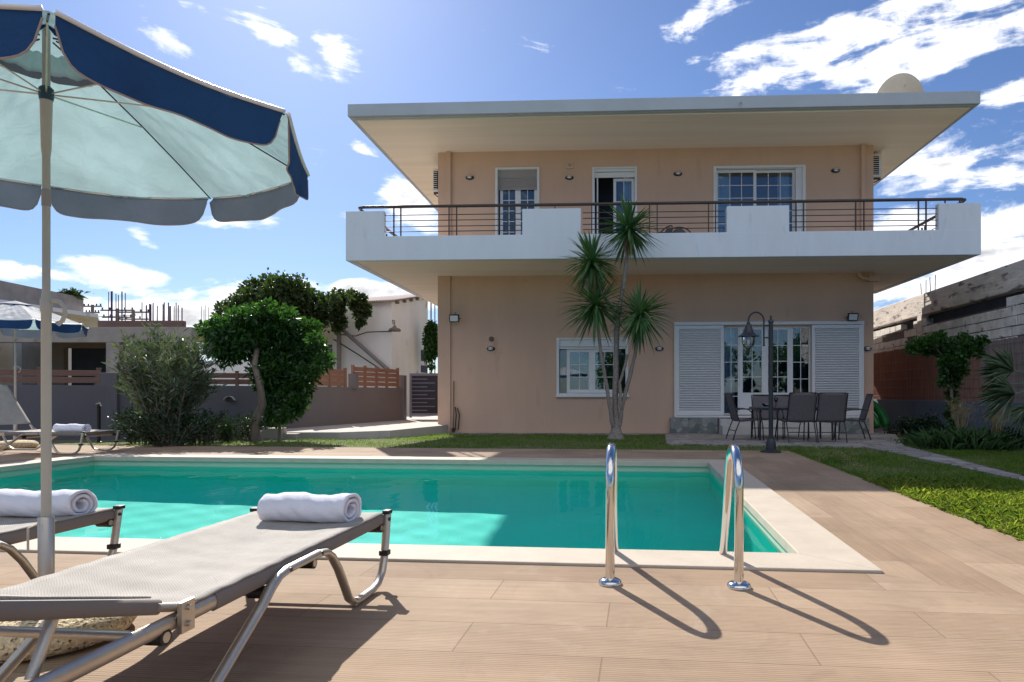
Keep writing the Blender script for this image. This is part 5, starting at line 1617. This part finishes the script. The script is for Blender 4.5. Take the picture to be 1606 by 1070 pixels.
def pool_float():
    x, y = (1352 - CX) / FOC * 18.2, 18.3
    T = thing('pool_float', 'green inflatable pool float leaning behind the right corner of the villa', 'pool float', (x, y, gzw(x, y)))
    for r0, r, mt in ((.74, .12, 'float_green'), (.44, .115, 'float_green')):
        m = MB(); pts = []
        for k in range(17):
            a = R(2 + 100 * k / 16)
            pts.append((r0 * .84 * math.cos(a) + .05, -.1 + .2 * math.sin(a), .12 + (r0 + .12) * math.sin(a) * .86))
        m.tube(pts, [r * (.75 if k in (0, 16) else 1) for k in range(17)], 18); m.build('air_tube', M[mt], T, smooth=True)
M['float_green'] = mat('glossy_green_vinyl', (.02, .20, .04), .3, var=.35, vscale=5, stretch=(1, 1, 1))
pool_float()

# ------------------------------------------------------------------ vegetation
def rdir(n, zlo=-1, zhi=1):
    z = RNG.uniform(zlo, zhi, n); a = RNG.uniform(0, 2 * math.pi, n); r = np.sqrt(1 - z * z)
    return np.stack([r * np.cos(a), r * np.sin(a), z], 1)

def lobes_leaves(lobes, n, L_, W_, name, mt, parent, off, up=.2, depth_scale=1.0, shell=.75, droop=.15):
    """lobes: (x,y,z,r); leaf points scattered through the lobes, denser towards their skins"""
    w = np.array([l[3] ** 2.2 for l in lobes]); w /= w.sum()
    idx = RNG.choice(len(lobes), n, p=w)
    c = np.array([l[:3] for l in lobes])[idx]; r = np.array([l[3] for l in lobes])[idx][:, None]
    d = rdir(n)
    rad = shell + (1 - shell) * RNG.uniform(0, 1, (n, 1)) ** .7 + RNG.normal(0, .07, (n, 1))
    inner = RNG.uniform(0, 1, (n, 1)) < .3
    rad = np.where(inner, RNG.uniform(.25, .8, (n, 1)), rad)
    # clumps: quantised offsets make tufts and gaps
    tuft = np.sin(c[:, :1] * 9 + d[:, :1] * 7) * np.sin(d[:, 1:2] * 6 + c[:, 1:2] * 5) * np.sin(d[:, 2:] * 7 + 1)
    rad = rad * (1 + .24 * tuft) + RNG.normal(0, .11, (n, 1))
    P = c + d * r * rad * np.array([1, depth_scale, 1])
    D = d * .7 + RNG.normal(0, .55, (n, 3)) + np.array([0, 0, up])
    return leaf_object(name, P, D, RNG.uniform(.7, 1.3, n) * L_, RNG.uniform(.7, 1.25, n) * W_, mt, parent, off, droop=droop)

def branchy(m, path, r0, r1, n=8):
    k = len(path); m.tube(path, [r0 + (r1 - r0) * i / (k - 1) for i in range(k)], n)

M['leaf_dark'] = leaf_mat('dense_tree_leaf', (.016, .050, .014), (.060, .150, .030), .36)
M['leaf_bush'] = leaf_mat('low_bush_leaf', (.010, .028, .012), (.030, .065, .025), .2)
M['leaf_fresh'] = leaf_mat('fresh_shoot_leaf', (.16, .30, .02), (.26, .42, .03), .45)
M['leaf_olean'] = leaf_mat('oleander_leaf', (.055, .085, .048), (.15, .18, .105), .22, rough=.28, spec=.9)
M['leaf_vine'] = leaf_mat('vine_leaf', (.025, .050, .018), (.07, .105, .03), .3)
M['leaf_yucca'] = leaf_mat('yucca_blade', (.045, .125, .06), (.13, .25, .09), .24, rough=.38)
M['leaf_dead'] = leaf_mat('dead_yucca_blade', (.22, .16, .10), (.34, .26, .17), .2, tcol=(1.2, 1, .8))
M['leaf_palm'] = leaf_mat('fan_palm_blade', (.08, .13, .09), (.18, .25, .17), .2)
M['grass'] = leaf_mat('lawn_blade', (.06, .14, .02), (.19, .27, .045), .42, rough=.55, spec=.3)
M['grass_tall'] = leaf_mat('tall_grass_blade', (.13, .20, .03), (.36, .38, .11), .5, rough=.5, spec=.3)
M['grass_dry'] = leaf_mat('dry_grass_stalk', (.30, .24, .13), (.44, .37, .22), .3, tcol=(1.2, 1, .7))
M['lawn'] = mat('lawn_soil', (.07, .10, .025), 1, var=.3, vscale=3, col2=(.17, .15, .06), bump=.6, bscale=25)

def pxl(px, py, d): return tuple(at(px, py, d))
def px_lobes(L, d, spread=.35):
    out = []
    for (px, py, r) in L:
        dd = d + random.uniform(-spread, spread)
        p = at(px, py, dd); out.append((p.x, p.y, p.z, r / FOC * dd))
    return out

def dense_tree():
    d = 13.4
    x = (407 - CX) / FOC * d; z0 = gzw(x, d)
    T = thing('dense_tree', 'dense dark green tree with rounded crown and bare trunk beside the oleander', 'tree', (x, d, z0)); off = (x, d, z0)
    m = MB(off)
    branchy(m, [(x + .10, d - .3, z0 - .1), (x + .06, d - .36, z0 + .35), pxl(412, 635, d - .42), pxl(407, 600, d - .48), pxl(399, 572, d - .45), pxl(405, 540, d - .2), pxl(420, 505, d)], .10, .035)
    trunk = m.build('trunk', M['bark'], T, smooth='auto')
    for path in ([(398, 572), (385, 545), (365, 520)], [(406, 590), (430, 560), (465, 535)], [(400, 565), (430, 530), (450, 500)], [(410, 620), (430, 600), (455, 580)]):
        m = MB(off); branchy(m, [pxl(a, b, d + .15 * i) for i, (a, b) in enumerate(path)], .05, .018); m.build('limb', M['bark'], trunk, smooth='auto')
    m = MB(off); branchy(m, [(pxl(438, 668, d)[0], d, z0 - .05), pxl(438, 640, d), pxl(440, 600, d)], .03, .02); m.build('stem', M['bark'], T, smooth='auto')
    L = [(358, 532, 34), (385, 512, 30), (412, 500, 26), (440, 508, 32), (468, 528, 32), (490, 552, 26), (503, 568, 14), (430, 540, 42), (392, 540, 28), (360, 552, 24), (345, 545, 18), (475, 568, 30), (450, 590, 34), (432, 612, 22), (465, 610, 24), (440, 632, 26), (455, 645, 16), (432, 655, 16), (345, 515, 14), (325, 520, 10), (480, 590, 20), (470, 628, 14), (420, 585, 30), (495, 535, 14), (400, 492, 12), (372, 498, 12), (455, 497, 12)]
    L = [(a, b, c * .84) for a, b, c in L]
    rr = random.Random(4)
    for _ in range(46):
        a, b, c = rr.choice(L[:22]); th = rr.uniform(-.4, 3.6)
        L.append((a + c * math.cos(th) * 1.0, b - c * math.sin(th) * 1.0, rr.uniform(7, 13)))
    lb = px_lobes(L, d, .5)
    lobes_leaves(lb, 21000, .105, .055, 'crown', M['leaf_dark'], T, off)
    lobes_leaves(px_lobes([(412, 488, 9), (408, 484, 7), (418, 490, 6)], d, .1), 260, .09, .05, 'fresh_shoots', M['leaf_fresh'], T, off)

def stems_shrub(name, label, px, d, hgt, spread, nst, per, L_, W_, mt, base_r=.12, lean=0.0, bare=.12, seed=1, group=None, cat='shrub', stemmat='bark', fan=.8):
    rng = np.random.default_rng(seed)
    x = (px - CX) / FOC * d; z0 = gzw(x, d)
    T = thing(name, label, cat, (x, d, z0), 0, group); off = (x, d, z0)
    m = MB(off); Ps, Ds = [], []
    for i in range(nst):
        a = rng.uniform(0, 2 * math.pi); q = rng.uniform(0, 1) ** .6
        h = hgt * rng.uniform(.55, 1.0) * (1 - .22 * q)
        ex, ey = spread * q * math.cos(a) + lean * h, spread * .8 * q * math.sin(a)
        p0 = Vector((x + base_r * math.cos(a) * rng.uniform(0, 1), d + base_r * math.sin(a), z0 - .02))
        p3 = p0 + Vector((ex, ey, h))
        p1 = p0 + Vector((ex * .25, ey * .25, h * .4)); p2 = p0 + Vector((ex * .62, ey * .62, h * .74))
        path = [p0, p1, p2, p3]
        m.tube([tuple(p) for p in path], [.014 * hgt / 2.2 + .004, .010, .007, .003], 5)
        t = bare + (1 - bare) * rng.uniform(0, 1, per) ** .8
        pts = []
        for tt in t:
            k = tt * 3; j = min(2, int(k)); pts.append(path[j].lerp(path[j + 1], k - j))
        pts = np.array([tuple(p) for p in pts]) + rng.normal(0, .035, (per, 3))
        dd = np.array(tuple((p3 - p1).normalized()))
        a2 = rng.uniform(0, 2 * math.pi, per)
        Dd = dd * rng.uniform(.3, 1.1, (per, 1)) + np.stack([np.cos(a2), np.sin(a2), np.zeros(per)], 1) * fan + np.array([0, 0, .15])
        Ps.append(pts); Ds.append(Dd)
    m.build('stems', M[stemmat], T, smooth='auto')
    P, Dd = np.concatenate(Ps), np.concatenate(Ds)
    leaf_object('foliage', P, Dd, rng.uniform(.7, 1.25, len(P)) * L_, rng.uniform(.7, 1.2, len(P)) * W_, M[mt], T, off, droop=.12)
    return T

def yucca():
    d = 14.55
    bx = (966 - CX) / FOC * d; z0 = gzw(bx, d)
    T = thing('yucca', 'tall yucca with three pale stems and four spiky green crowns before the villa', 'tree', (bx, d, z0)); off = (bx, d, z0)
    def path(pts, dd=0.0): return [pxl(a, b, d + dd) for a, b in pts]
    def knob(m, pts, r0, r1, seed):
        rng = random.Random(seed); out = []; P = [Vector(p) for p in pts]
        for i in range(len(P) - 1):
            for k in range(5): out.append(P[i].lerp(P[i + 1], k / 5))
        out.append(P[-1]); n = len(out)
        m.tube([tuple(p + Vector((rng.uniform(-.006, .006), rng.uniform(-.006, .006), 0))) for p in out], [(r0 + (r1 - r0) * i / (n - 1)) * rng.uniform(.88, 1.12) for i in range(n)], 10)
    m = MB(off)
    b = [(bx, d, z0 - .1), (bx, d, z0 + .05)]
    knob(m, b + path([(966, 660), (965, 620), (966, 570), (967, 520), (972, 480), (979, 440), (984, 395), (988, 365)]), .078, .04, 1)
    m.lathe([(.22, -.05), (.18, .05), (.12, .18), (.085, .36), (.06, .5)], (bx, d, z0), 12)
    trunk = m.build('trunk', M['yucca_bark'], T, smooth='auto')
    for pts, seed, r in (([(961, 668), (955, 630), (949, 590), (942, 550), (936, 500)], 2, .040), ([(972, 668), (977, 630), (988, 590), (997, 550), (1003, 505)], 3, .042), ([(967, 497), (957, 476), (944, 463), (932, 440), (929, 418)], 4, .036)):
        m = MB(off); knob(m, path(pts, random.uniform(-.12, .0)), r * 1.1, r * .8, seed); m.build('stem', M['yucca_bark'], trunk, smooth='auto')
    m = MB(off); knob(m, path([(974, 640), (972, 600), (981, 572), (984, 556)], -.1), .035, .03, 9); m.build('stem', M['yucca_bark'], trunk, smooth='auto')
    rng = np.random.default_rng(11)
    for (px, py, n, L_, zlo, dd) in ((987, 358, 170, .80, -.9, -.05), (928, 410, 150, .78, -.95, -.1), (934, 478, 180, .86, -1.0, -.05), (1004, 492, 170, .82, -1.0, -.1)):
        c = np.array(pxl(px, py, d + dd))
        D = rdir(n, zlo, 1.0); n_ = n
        P = c + D * .035 + np.array([0, 0, 1]) * rng.uniform(-.10, .06, (n, 1))
        Ls = rng.uniform(.75, 1.08, n) * L_
        # two part blades: stiff strap then tapering drooping point
        V = []; F = []
        me = MB(off)
        for i in range(n):
            dv = Vector(D[i]); s = dv.cross(Vector(rng.normal(size=3))).normalized(); 
            s = dv.cross(Vector((0, 0, 1))); s = (s if s.length > .05 else Vector((1, 0, 0))).normalized()
            up = s.cross(dv).normalized(); w = .027 * rng.uniform(.8, 1.15); p0 = Vector(P[i]); sg = .12 + .45 * (1 - abs(dv.z)) * rng.uniform(.2, 1)
            pts = []
            for k, (t, wk) in enumerate(((0, .7), (.3, 1.0), (.65, .85), (1, 0.06))):
                q = p0 + dv * Ls[i] * t - Vector((0, 0, 1)) * sg * Ls[i] * t * t * .6
                pts += [q - s * w * wk + up * w * .35 * wk, q, q + s * w * wk + up * w * .35 * wk]
            me.add(pts, [(3 * k + j, 3 * k + j + 1, 3 * k + j + 4, 3 * k + j + 3) for k in range(3) for j in range(2)])
        me.build('crown', M['leaf_yucca'], T)
        if py in (358, 410):
            nn = 70; P2 = c + np.stack([rng.normal(0, .035, nn), rng.normal(0, .035, nn), rng.uniform(-.28, -.02, nn)], 1)
            D2 = np.stack([rng.normal(0, .16, nn), rng.normal(0, .16, nn), -np.ones(nn)], 1)
            leaf_object('dead_leaves', P2, D2, rng.uniform(.3, .62, nn), .028, M['leaf_dead'], T, off)

def vines():
    d = 28.6
    L = [(392, 478, 26), (400, 458, 20), (425, 448, 18), (412, 485, 34), (440, 468, 34), (372, 490, 18), (458, 458, 26), (380, 510, 26), (430, 500, 36), (465, 490, 34), (482, 478, 24), (500, 488, 28), (515, 474, 14), (525, 474, 9), (538, 466, 7), (550, 463, 6), (490, 505, 18), (450, 510, 30), (350, 488, 12), (362, 476, 9), (475, 452, 8), (528, 462, 8)]
    x, _, z = pxl(430, 520, d)
    T = thing('climbing_vine', 'big dark vine heaped over the roof beside the white house', 'vine', (x, d, 2.2)); off = (x, d, 2.2)
    lobes_leaves(px_lobes(L, d, 1.0), 15000, .19, .13, 'foliage', M['leaf_vine'], T, off, shell=.55)
    m = MB(off); 
    branchy(m, [pxl(440, 560, d), pxl(438, 520, d), pxl(450, 490, d), pxl(480, 470, d)], .12, .04); m.build('trunk', M['bark'], T, smooth='auto')
    for lb, pts in (('two hanging strands of vine at the left corner of the white house front', [(532, 470, 12), (534, 485, 9), (531, 500, 9), (529, 514, 8), (538, 505, 7)]), ('hanging strands of vine in the middle of the white house front', [(553, 466, 9), (556, 478, 7), (562, 490, 7), (566, 505, 6), (568, 468, 6), (572, 480, 6), (574, 492, 6), (578, 483, 4), (563, 512, 4)])):
        d2 = 29.2; x = (pts[0][0] - CX) / FOC * d2; zz = EYE + (HY - pts[-1][1]) / FOC * d2
        t = thing('hanging_vine', lb, 'vine', (x, d2, zz), 0, 'hanging vines on the white house')
        lobes_leaves(px_lobes(pts, d2, .08), 1500 if len(pts) < 6 else 1800, .15, .11, 'foliage', M['leaf_vine'], t, (x, d2, zz), shell=.4, depth_scale=.6)
        m = MB((x, d2, zz)); m.tube([pxl(p[0], p[1], d2) for p in pts[:4]], .02, 5); m.build('stem', M['bark'], t)
    d3 = 33.5
    x = (677 - CX) / FOC * d3
    t = thing('ivy_clump', 'narrow column of green ivy between the white house and the villa', 'ivy', (x, d3, -.2))
    lobes_leaves(px_lobes([(677, 520, 10), (675, 535, 11), (679, 550, 11), (674, 558, 8), (676, 512, 7), (676, 575, 4), (675, 590, 4), (686, 535, 8)], d3, .2), 3500, .15, .11, 'foliage', M['leaf_dark'], t, (x, d3, -.2), shell=.5)
    m = MB((x, d3, -.2)); m.tube([(x, d3, -.2), pxl(676, 560, d3), pxl(677, 520, d3)], .03, 5); m.build('stem', M['bark'], t)
    # tuft on the far roof
    d4 = 30.5; p = pxl(112, 463, d4)
    t = thing('roof_plant', 'small spiky plant on the parapet of the distant white building', 'plant', p)
    leaf_object('foliage', np.array(p) + RNG.normal(0, .08, (220, 3)) * np.array([3, 1, 1]), rdir(220, .0, 1), .38, .06, M['leaf_vine'], t, p, droop=.3)

def right_garden():
    d = 12.6
    x = (1497 - CX) / FOC * d; z0 = gzw(x, d)
    T = thing('climbing_shrub', 'leafy climbing shrub with a narrow stem in front of the reed screen', 'shrub', (x, d, z0)); off = (x, d, z0)
    m = MB(off)
    branchy(m, [(x, d, z0), pxl(1494, 650, d), pxl(1492, 610, d), pxl(1495, 575, d), pxl(1485, 555, d)], .035, .015); m.build('trunk', M['bark'], T, smooth='auto')
    m = MB(off); branchy(m, [pxl(1494, 580, d), pxl(1470, 548, d), pxl(1430, 545, d)], .015, .006); branchy(m, [pxl(1494, 580, d), pxl(1515, 550, d), pxl(1538, 540, d)], .015, .006); m.build('limbs', M['bark'], T)
    L = [(1432, 545, 10), (1445, 541, 9), (1455, 548, 8), (1460, 536, 10), (1475, 530, 10), (1478, 552, 11), (1490, 540, 10), (1485, 568, 12), (1500, 560, 14), (1515, 548, 13), (1512, 532, 9), (1528, 540, 11), (1540, 535, 8), (1535, 552, 8), (1490, 585, 13), (1505, 580, 12), (1480, 595, 9), (1495, 600, 10), (1492, 618, 7), (1495, 635, 8), (1490, 650, 8), (1497, 665, 9), (1500, 680, 10)]
    lobes_leaves(px_lobes(L, d, .2), 5200, .075, .055, 'crown', M['leaf_dark'], T, off, shell=.4)
    # fan palm at the right edge
    d = 9.4; c = Vector(pxl(1668, 610, d)); z0 = gzw(c.x, d)
    T = thing('fan_palm', 'grey green fan palm reaching in from the right picture edge', 'palm', (c.x, d, z0)); off = (c.x, d, z0)
    m = MB(off); m.lathe([(.16, 0), (.15, .3), (.13, max(.5, c.z - z0))], (c.x, d, z0), 12); m.build('trunk', M['bark'], T, smooth='auto')
    rng = np.random.default_rng(21)
    def frond(tip, ang0, spread, L_, mt):
        base = Vector(tip)
        m = MB(off); m.tube([tuple(c), tuple(c.lerp(base, .5) + Vector((0, 0, .06))), tuple(base)], .012, 6); st = m.build('stalk', M['leaf_palm'], T)
        n = 46; P = np.tile(np.array(tuple(base)), (n, 1)); a = np.linspace(ang0 - spread, ang0 + spread, n)
        D = np.stack([np.cos(a), rng.normal(-.25, .12, n), np.sin(a)], 1)
        leaf_object('fan', P, D, L_ * (1 - .25 * np.abs(np.linspace(-1, 1, n)) ** 2) * rng.uniform(.9, 1.08, n), .026, M[mt], st, off, droop=.18)
    frond(pxl(1590, 582, d - .1), R(160), R(50), .62, 'leaf_palm')
    frond(pxl(1592, 618, d - .25), R(185), R(55), .62, 'leaf_palm')
    frond(pxl(1612, 640, d + .1), R(215), R(50), .42, 'leaf_palm')
    frond(pxl(1640, 575, d + .2), R(110), R(70), .5, 'leaf_palm')
    frond(pxl(1700, 600, d), R(20), R(80), .5, 'leaf_palm')
    frond(pxl(1562, 605, d + .35), R(200), R(45), .33, 'leaf_dead')
    # tall dry plumes
    for i, (px, dd, h, lb) in enumerate(((1510, 11.6, .92, 'tall dry grass plumes between the vine and the iris clump'), (1560, 11.0, .85, 'tall dry grass plumes left of the fan palm'))):
        x = (px - CX) / FOC * dd; z0 = gzw(x, dd); n = 34
        t = thing('dry_grass_clump', lb, 'plant', (x, dd, z0), 0, 'dry plume grasses by the right wall')
        a = rng.uniform(0, 2 * math.pi, n); q = rng.uniform(0, .35, n)
        D = np.stack([q * np.cos(a), q * np.sin(a), np.ones(n)], 1)
        leaf_object('stalks', np.tile([x, dd, z0], (n, 1)) + rng.normal(0, .03, (n, 3)) * [1, 1, 0], D, h * rng.uniform(.7, 1, n), .012, M['grass_dry'], t, (x, dd, z0))
        Pp = np.array([x, dd, z0]) + (D / np.linalg.norm(D, axis=1, keepdims=True) * (h * rng.uniform(.6, .9, n))[:, None]); Pp = np.repeat(Pp, 12, 0) + rng.normal(0, .03, (n * 12, 3))
        leaf_object('plumes', Pp, rng.normal(0, 1, (n * 12, 3)) + [-.6, 0, -.9], .11, .006, M['grass_dry'], t, (x, dd, z0))
    # strap leaved clumps and low bushes
    def clump(px, d, n, h, sp, lb, mt='leaf_iris', w=.022, cat='plant', name='iris_clump', group='strap leaved clumps by the right garden wall'):
        x = (px - CX) / FOC * d; z0 = gzw(x, d)
        a = rng.uniform(0, 2 * math.pi, n); q = rng.uniform(.1, .9, n)
        D = np.stack([q * np.cos(a), q * np.sin(a), np.ones(n)], 1)
        P = np.stack([x + rng.normal(0, sp, n), d + rng.normal(0, sp * .6, n), np.full(n, z0 - .01)], 1)
        o = leaf_object(name, P, D, h * rng.uniform(.6, 1.15, n), w, M[mt], None, (x, d, z0), droop=.35)
        tag(o, lb, cat, group)
    clump(1478, 11.2, 260, .52, .2, 'big strap leaved green clump below the climbing shrub')
    clump(1515, 10.9, 380, .60, .28, 'big strap leaved green clump right of the dry plumes, widest of its row')
    clump(1558, 10.7, 240, .36, .2, 'strap leaved green clump left of the fan palm base')
    clump(1440, 12.3, 160, .24, .2, 'low strap leaved clump at the end of the paved patio')
    for px, dd, r, h, lb in ((1425, 16.5, .55, .35, 'low dark bush against the blue grey wall, nearest the pool float'), (1462, 14.8, .5, .38, 'low dark bush against the blue grey wall behind the vine stem'), (1590, 11.2, .4, .22, 'low dark bush at the right picture edge below the palm')):
        x = (px - CX) / FOC * dd; z0 = gzw(x, dd)
        t = thing('low_bush', lb, 'bush', (x, dd, z0), 0, 'low bushes by the right garden wall')
        lb_ = [(x + random.uniform(-r, r) * .7, dd + random.uniform(-.2, .2), z0 + random.uniform(.1, h), random.uniform(.12, .22)) for _ in range(9)]
        lobes_leaves(lb_, 1800, .06, .04, 'foliage', M['leaf_bush'], t, (x, dd, z0), shell=.4)
M['leaf_iris'] = leaf_mat('iris_blade', (.05, .12, .05), (.13, .22, .08), .3)

def left_garden():
    stems_shrub('oleander', 'tall grey green oleander with many upright stems, left of the dense tree', 262, 11.7, 2.35, .72, 80, 85, .165, .031, 'leaf_olean', .22, 0, .06, 3)
    for i, (px, d, h, s, lb) in enumerate(((225, 12.2, .75, .5, 'low dark bush at the foot of the oleander on its left side'), (315, 12.2, .7, .55, 'low dark bush between oleander and dense tree'), (372, 13.2, .65, .5, 'low dark bush left of the dense tree trunk'), (268, 11.2, .7, .55, 'low dark bush right in front of the oleander stems'))):
        stems_shrub('low_bush', lb, px, d, h, s, 34, 60, .07, .03, 'leaf_bush', .25, 0, .1, 20 + i, 'low bushes under the oleander and tree', 'bush')

dense_tree(); left_garden(); yucca(); vines(); right_garden()

# ---- lawn
def inpoly(P, poly):
    x, y = P[:, 0], P[:, 1]; c = np.zeros(len(P), bool); n = len(poly)
    for i in range(n):
        x0, y0 = poly[i][0], poly[i][1]; x1, y1 = poly[(i + 1) % n][0], poly[(i + 1) % n][1]
        cond = ((y0 > y) != (y1 > y)) & (x < (x1 - x0) * (y - y0) / (y1 - y0 + 1e-12) + x0)
        c ^= cond
    return c
def lawn():
    pa, pb = hw(UL - .4, -.62, 0), hw(hu(1040), -.62, 0)
    pc, pd, pe, pf, pg, ph, pi = ig(1044, 698), ig(1352, 702.5), ig(1606, 758), ig(1606, 747.5), ig(1405, 699.5), ig(1468, 692), ig(1400, 676)
    e = Vector((pe[0] - pd[0], pe[1] - pd[1])); pe2 = (pd[0] + e.x * 1.6, pd[1] + e.y * 1.6)
    g = Vector((pf[0] - pg[0], pf[1] - pg[1])); pf2 = (pg[0] + g.x * 1.8, pg[1] + g.y * 1.8)
    hole1 = [pa, pb, pc, pd, pe2, pf2, pg, ph, pi, hw(UR + 1, 3, 0), hw(UR, 6, 0), hw(UL, 6, 0)]
    hole2 = [(-7.3, 14.1), (-5.05, 14.1), (-4.15, 14.85), (-3.4, 17.2), (-3, 30), (-9, 30)]
    # turf sheets following the slope
    m = MB()
    vs = [6.7, 8, 9.5, 11, 12.5, 14, 16]
    for j in range(len(vs) - 1):
        m.quad(pw(-11.5, vs[j], gz(vs[j]) - .012), pw(9.8, vs[j], gz(vs[j]) - .012), pw(9.8, vs[j + 1], gz(vs[j + 1]) - .012), pw(-11.5, vs[j + 1], gz(vs[j + 1]) - .012))
    m.quad(pw(1.44, -3, -.024), pw(9.8, -3, -.024), pw(9.8, 6.7, -.024), pw(1.44, 6.7, -.024))
    tag(m.build('lawn', M['lawn']), kind='structure')
    def blades(n, u0, u1, v0, v1, h, w, name_mt='grass', bare=None):
        u = RNG.uniform(u0, u1, n); v = RNG.uniform(v0, v1, n)
        P = np.stack([PN.x + PU.x * u + PV.x * v, PN.y + PU.y * u + PV.y * v], 1)
        keep = ~(inpoly(P, hole1) | inpoly(P, hole2))
        wx = on_line(WA, WB, 200)
        keep &= ~((P[:, 1] > 12.2 + (P[:, 0] + 15.5) * (3.1 / 8.55) - .05) & (P[:, 0] < -6.9))
        patch = np.sin(P[:, 0] * 2.1 + np.sin(P[:, 1] * 1.7)) * np.sin(P[:, 1] * 2.9 + 1) + .35 * np.sin(P[:, 0] * 9) * np.sin(P[:, 1] * 8)
        dens = .62 + .3 * patch
        dens = np.where(P[:, 0] < -3.6, dens * .6, dens)      # thin dry turf under the trees
        keep &= RNG.uniform(0, 1, n) < dens
        P = P[keep]; v = v[keep]; k = len(P)
        z = np.where(v < 6.7, -.022, np.where(v < 14, -.022 - .19 * (v - 6.7) / 7.3, -.21))
        P3 = np.stack([P[:, 0], P[:, 1], z], 1)
        a = RNG.uniform(0, 2 * math.pi, k); q = RNG.uniform(.1, .8, k)
        D = np.stack([q * np.cos(a), q * np.sin(a), np.ones(k)], 1)
        hh = h * RNG.uniform(.5, 1.3, k) * (1 + .3 * patch[keep])
        return P3, D, hh, np.full(k, w)
    A = [blades(90000, -10.5, 9.5, 6.72, 13.8, .055, .010), blades(90000, 1.44, 7.5, 1.2, 6.8, .06, .007), blades(9000, 1.42, 1.52, .0, 6.8, .05, .007), blades(40000, 1.44, 9.0, -2.9, 1.3, .05, .009)]
    # the roughly cut edge in the sun
    P3, D, hh, ww = [np.concatenate([a[i] for a in A]) for i in range(4)]
    tag(leaf_object('lawn_grass', P3, D, hh, ww, M['grass'], None, (0, 0, 0), droop=.25), kind='stuff')
    n = 42000
    u = 1.42 + np.abs(RNG.normal(0, .55, n)); v = RNG.uniform(.0, 3.3, n)
    cl = (np.sin(u * 5 + 1 + 2 * np.sin(v * 3.1)) * np.sin(v * 4.3 + 1.5 * np.sin(u * 4)) > -.45) | (RNG.uniform(0, 1, n) < .3)
    u, v = u[cl], v[cl]; n = len(u)
    P3 = np.stack([PN.x + PU.x * u + PV.x * v, PN.y + PU.y * u + PV.y * v, np.full(n, -.02)], 1)
    a = RNG.uniform(0, 2 * math.pi, n); q = RNG.uniform(.1, 1.0, n)
    D = np.stack([q * np.cos(a), q * np.sin(a), np.ones(n)], 1)
    tag(leaf_object('tall_grass', P3, D, .088 * RNG.uniform(.25, 1.0, n) ** .8 * (1 + .8 * (RNG.uniform(0, 1, n) < .06)), .004, M['grass_tall'], None, (0, 0, 0), droop=.4), kind='stuff')
    # seeding weeds in the shaded turf
    for i, (px, py) in enumerate(((1285, 727), (1307, 722), (1326, 728), (1338, 738))):
        x, y = ig(px, py); n = 60
        z0 = gzw(x, y)
        P = np.stack([RNG.normal(x, .06, n), RNG.normal(y, .06, n), z0 + RNG.uniform(.02, .13, n)], 1)
        o = leaf_object('seeding_weed', P, rdir(n, 0, 1), .05, .006, M['grass_dry'], None, (x, y, z0)); tag(o, ['pale seeding weed in the shaded lawn, leftmost of four', 'pale seeding weed in the shaded lawn, second from left', 'pale seeding weed in the shaded lawn, third from left', 'pale seeding weed in the shaded lawn, rightmost of four'][i], 'weed', 'pale weeds in the lawn right of the lamp post')
lawn()

# trees behind the viewpoint: the windows mirror them
def behind():
    for i, (x, y, r, lb) in enumerate(((7, -9, 2.4, 'broad garden tree behind the viewpoint on the far right'), (1.0, -12, 2.2, 'broad garden tree behind the viewpoint in the middle'), (12.5, -12, 2.6, 'broad garden tree behind the viewpoint, outermost right'), (-8, -14, 2.4, 'broad garden tree behind the viewpoint on the left'))):
        t = thing('garden_tree', lb, 'tree', (x, y, 0), 0, 'garden trees behind the viewpoint')
        MB((x, y, 0)).tube([(x, y, 0), (x + .1, y, 1.2), (x, y, 2.6)], [.2, .15, .1], 8).build('trunk', M['bark'], t)
        lb_ = [(x + random.uniform(-r, r) * .7, y + random.uniform(-r, r) * .5, 2.6 + random.uniform(-.9, 1.5), random.uniform(.7, 1.2)) for _ in range(12)]
        lobes_leaves(lb_, 5000, .22, .16, 'crown', M['leaf_dark'], t, (x, y, 0), shell=.6)
behind()
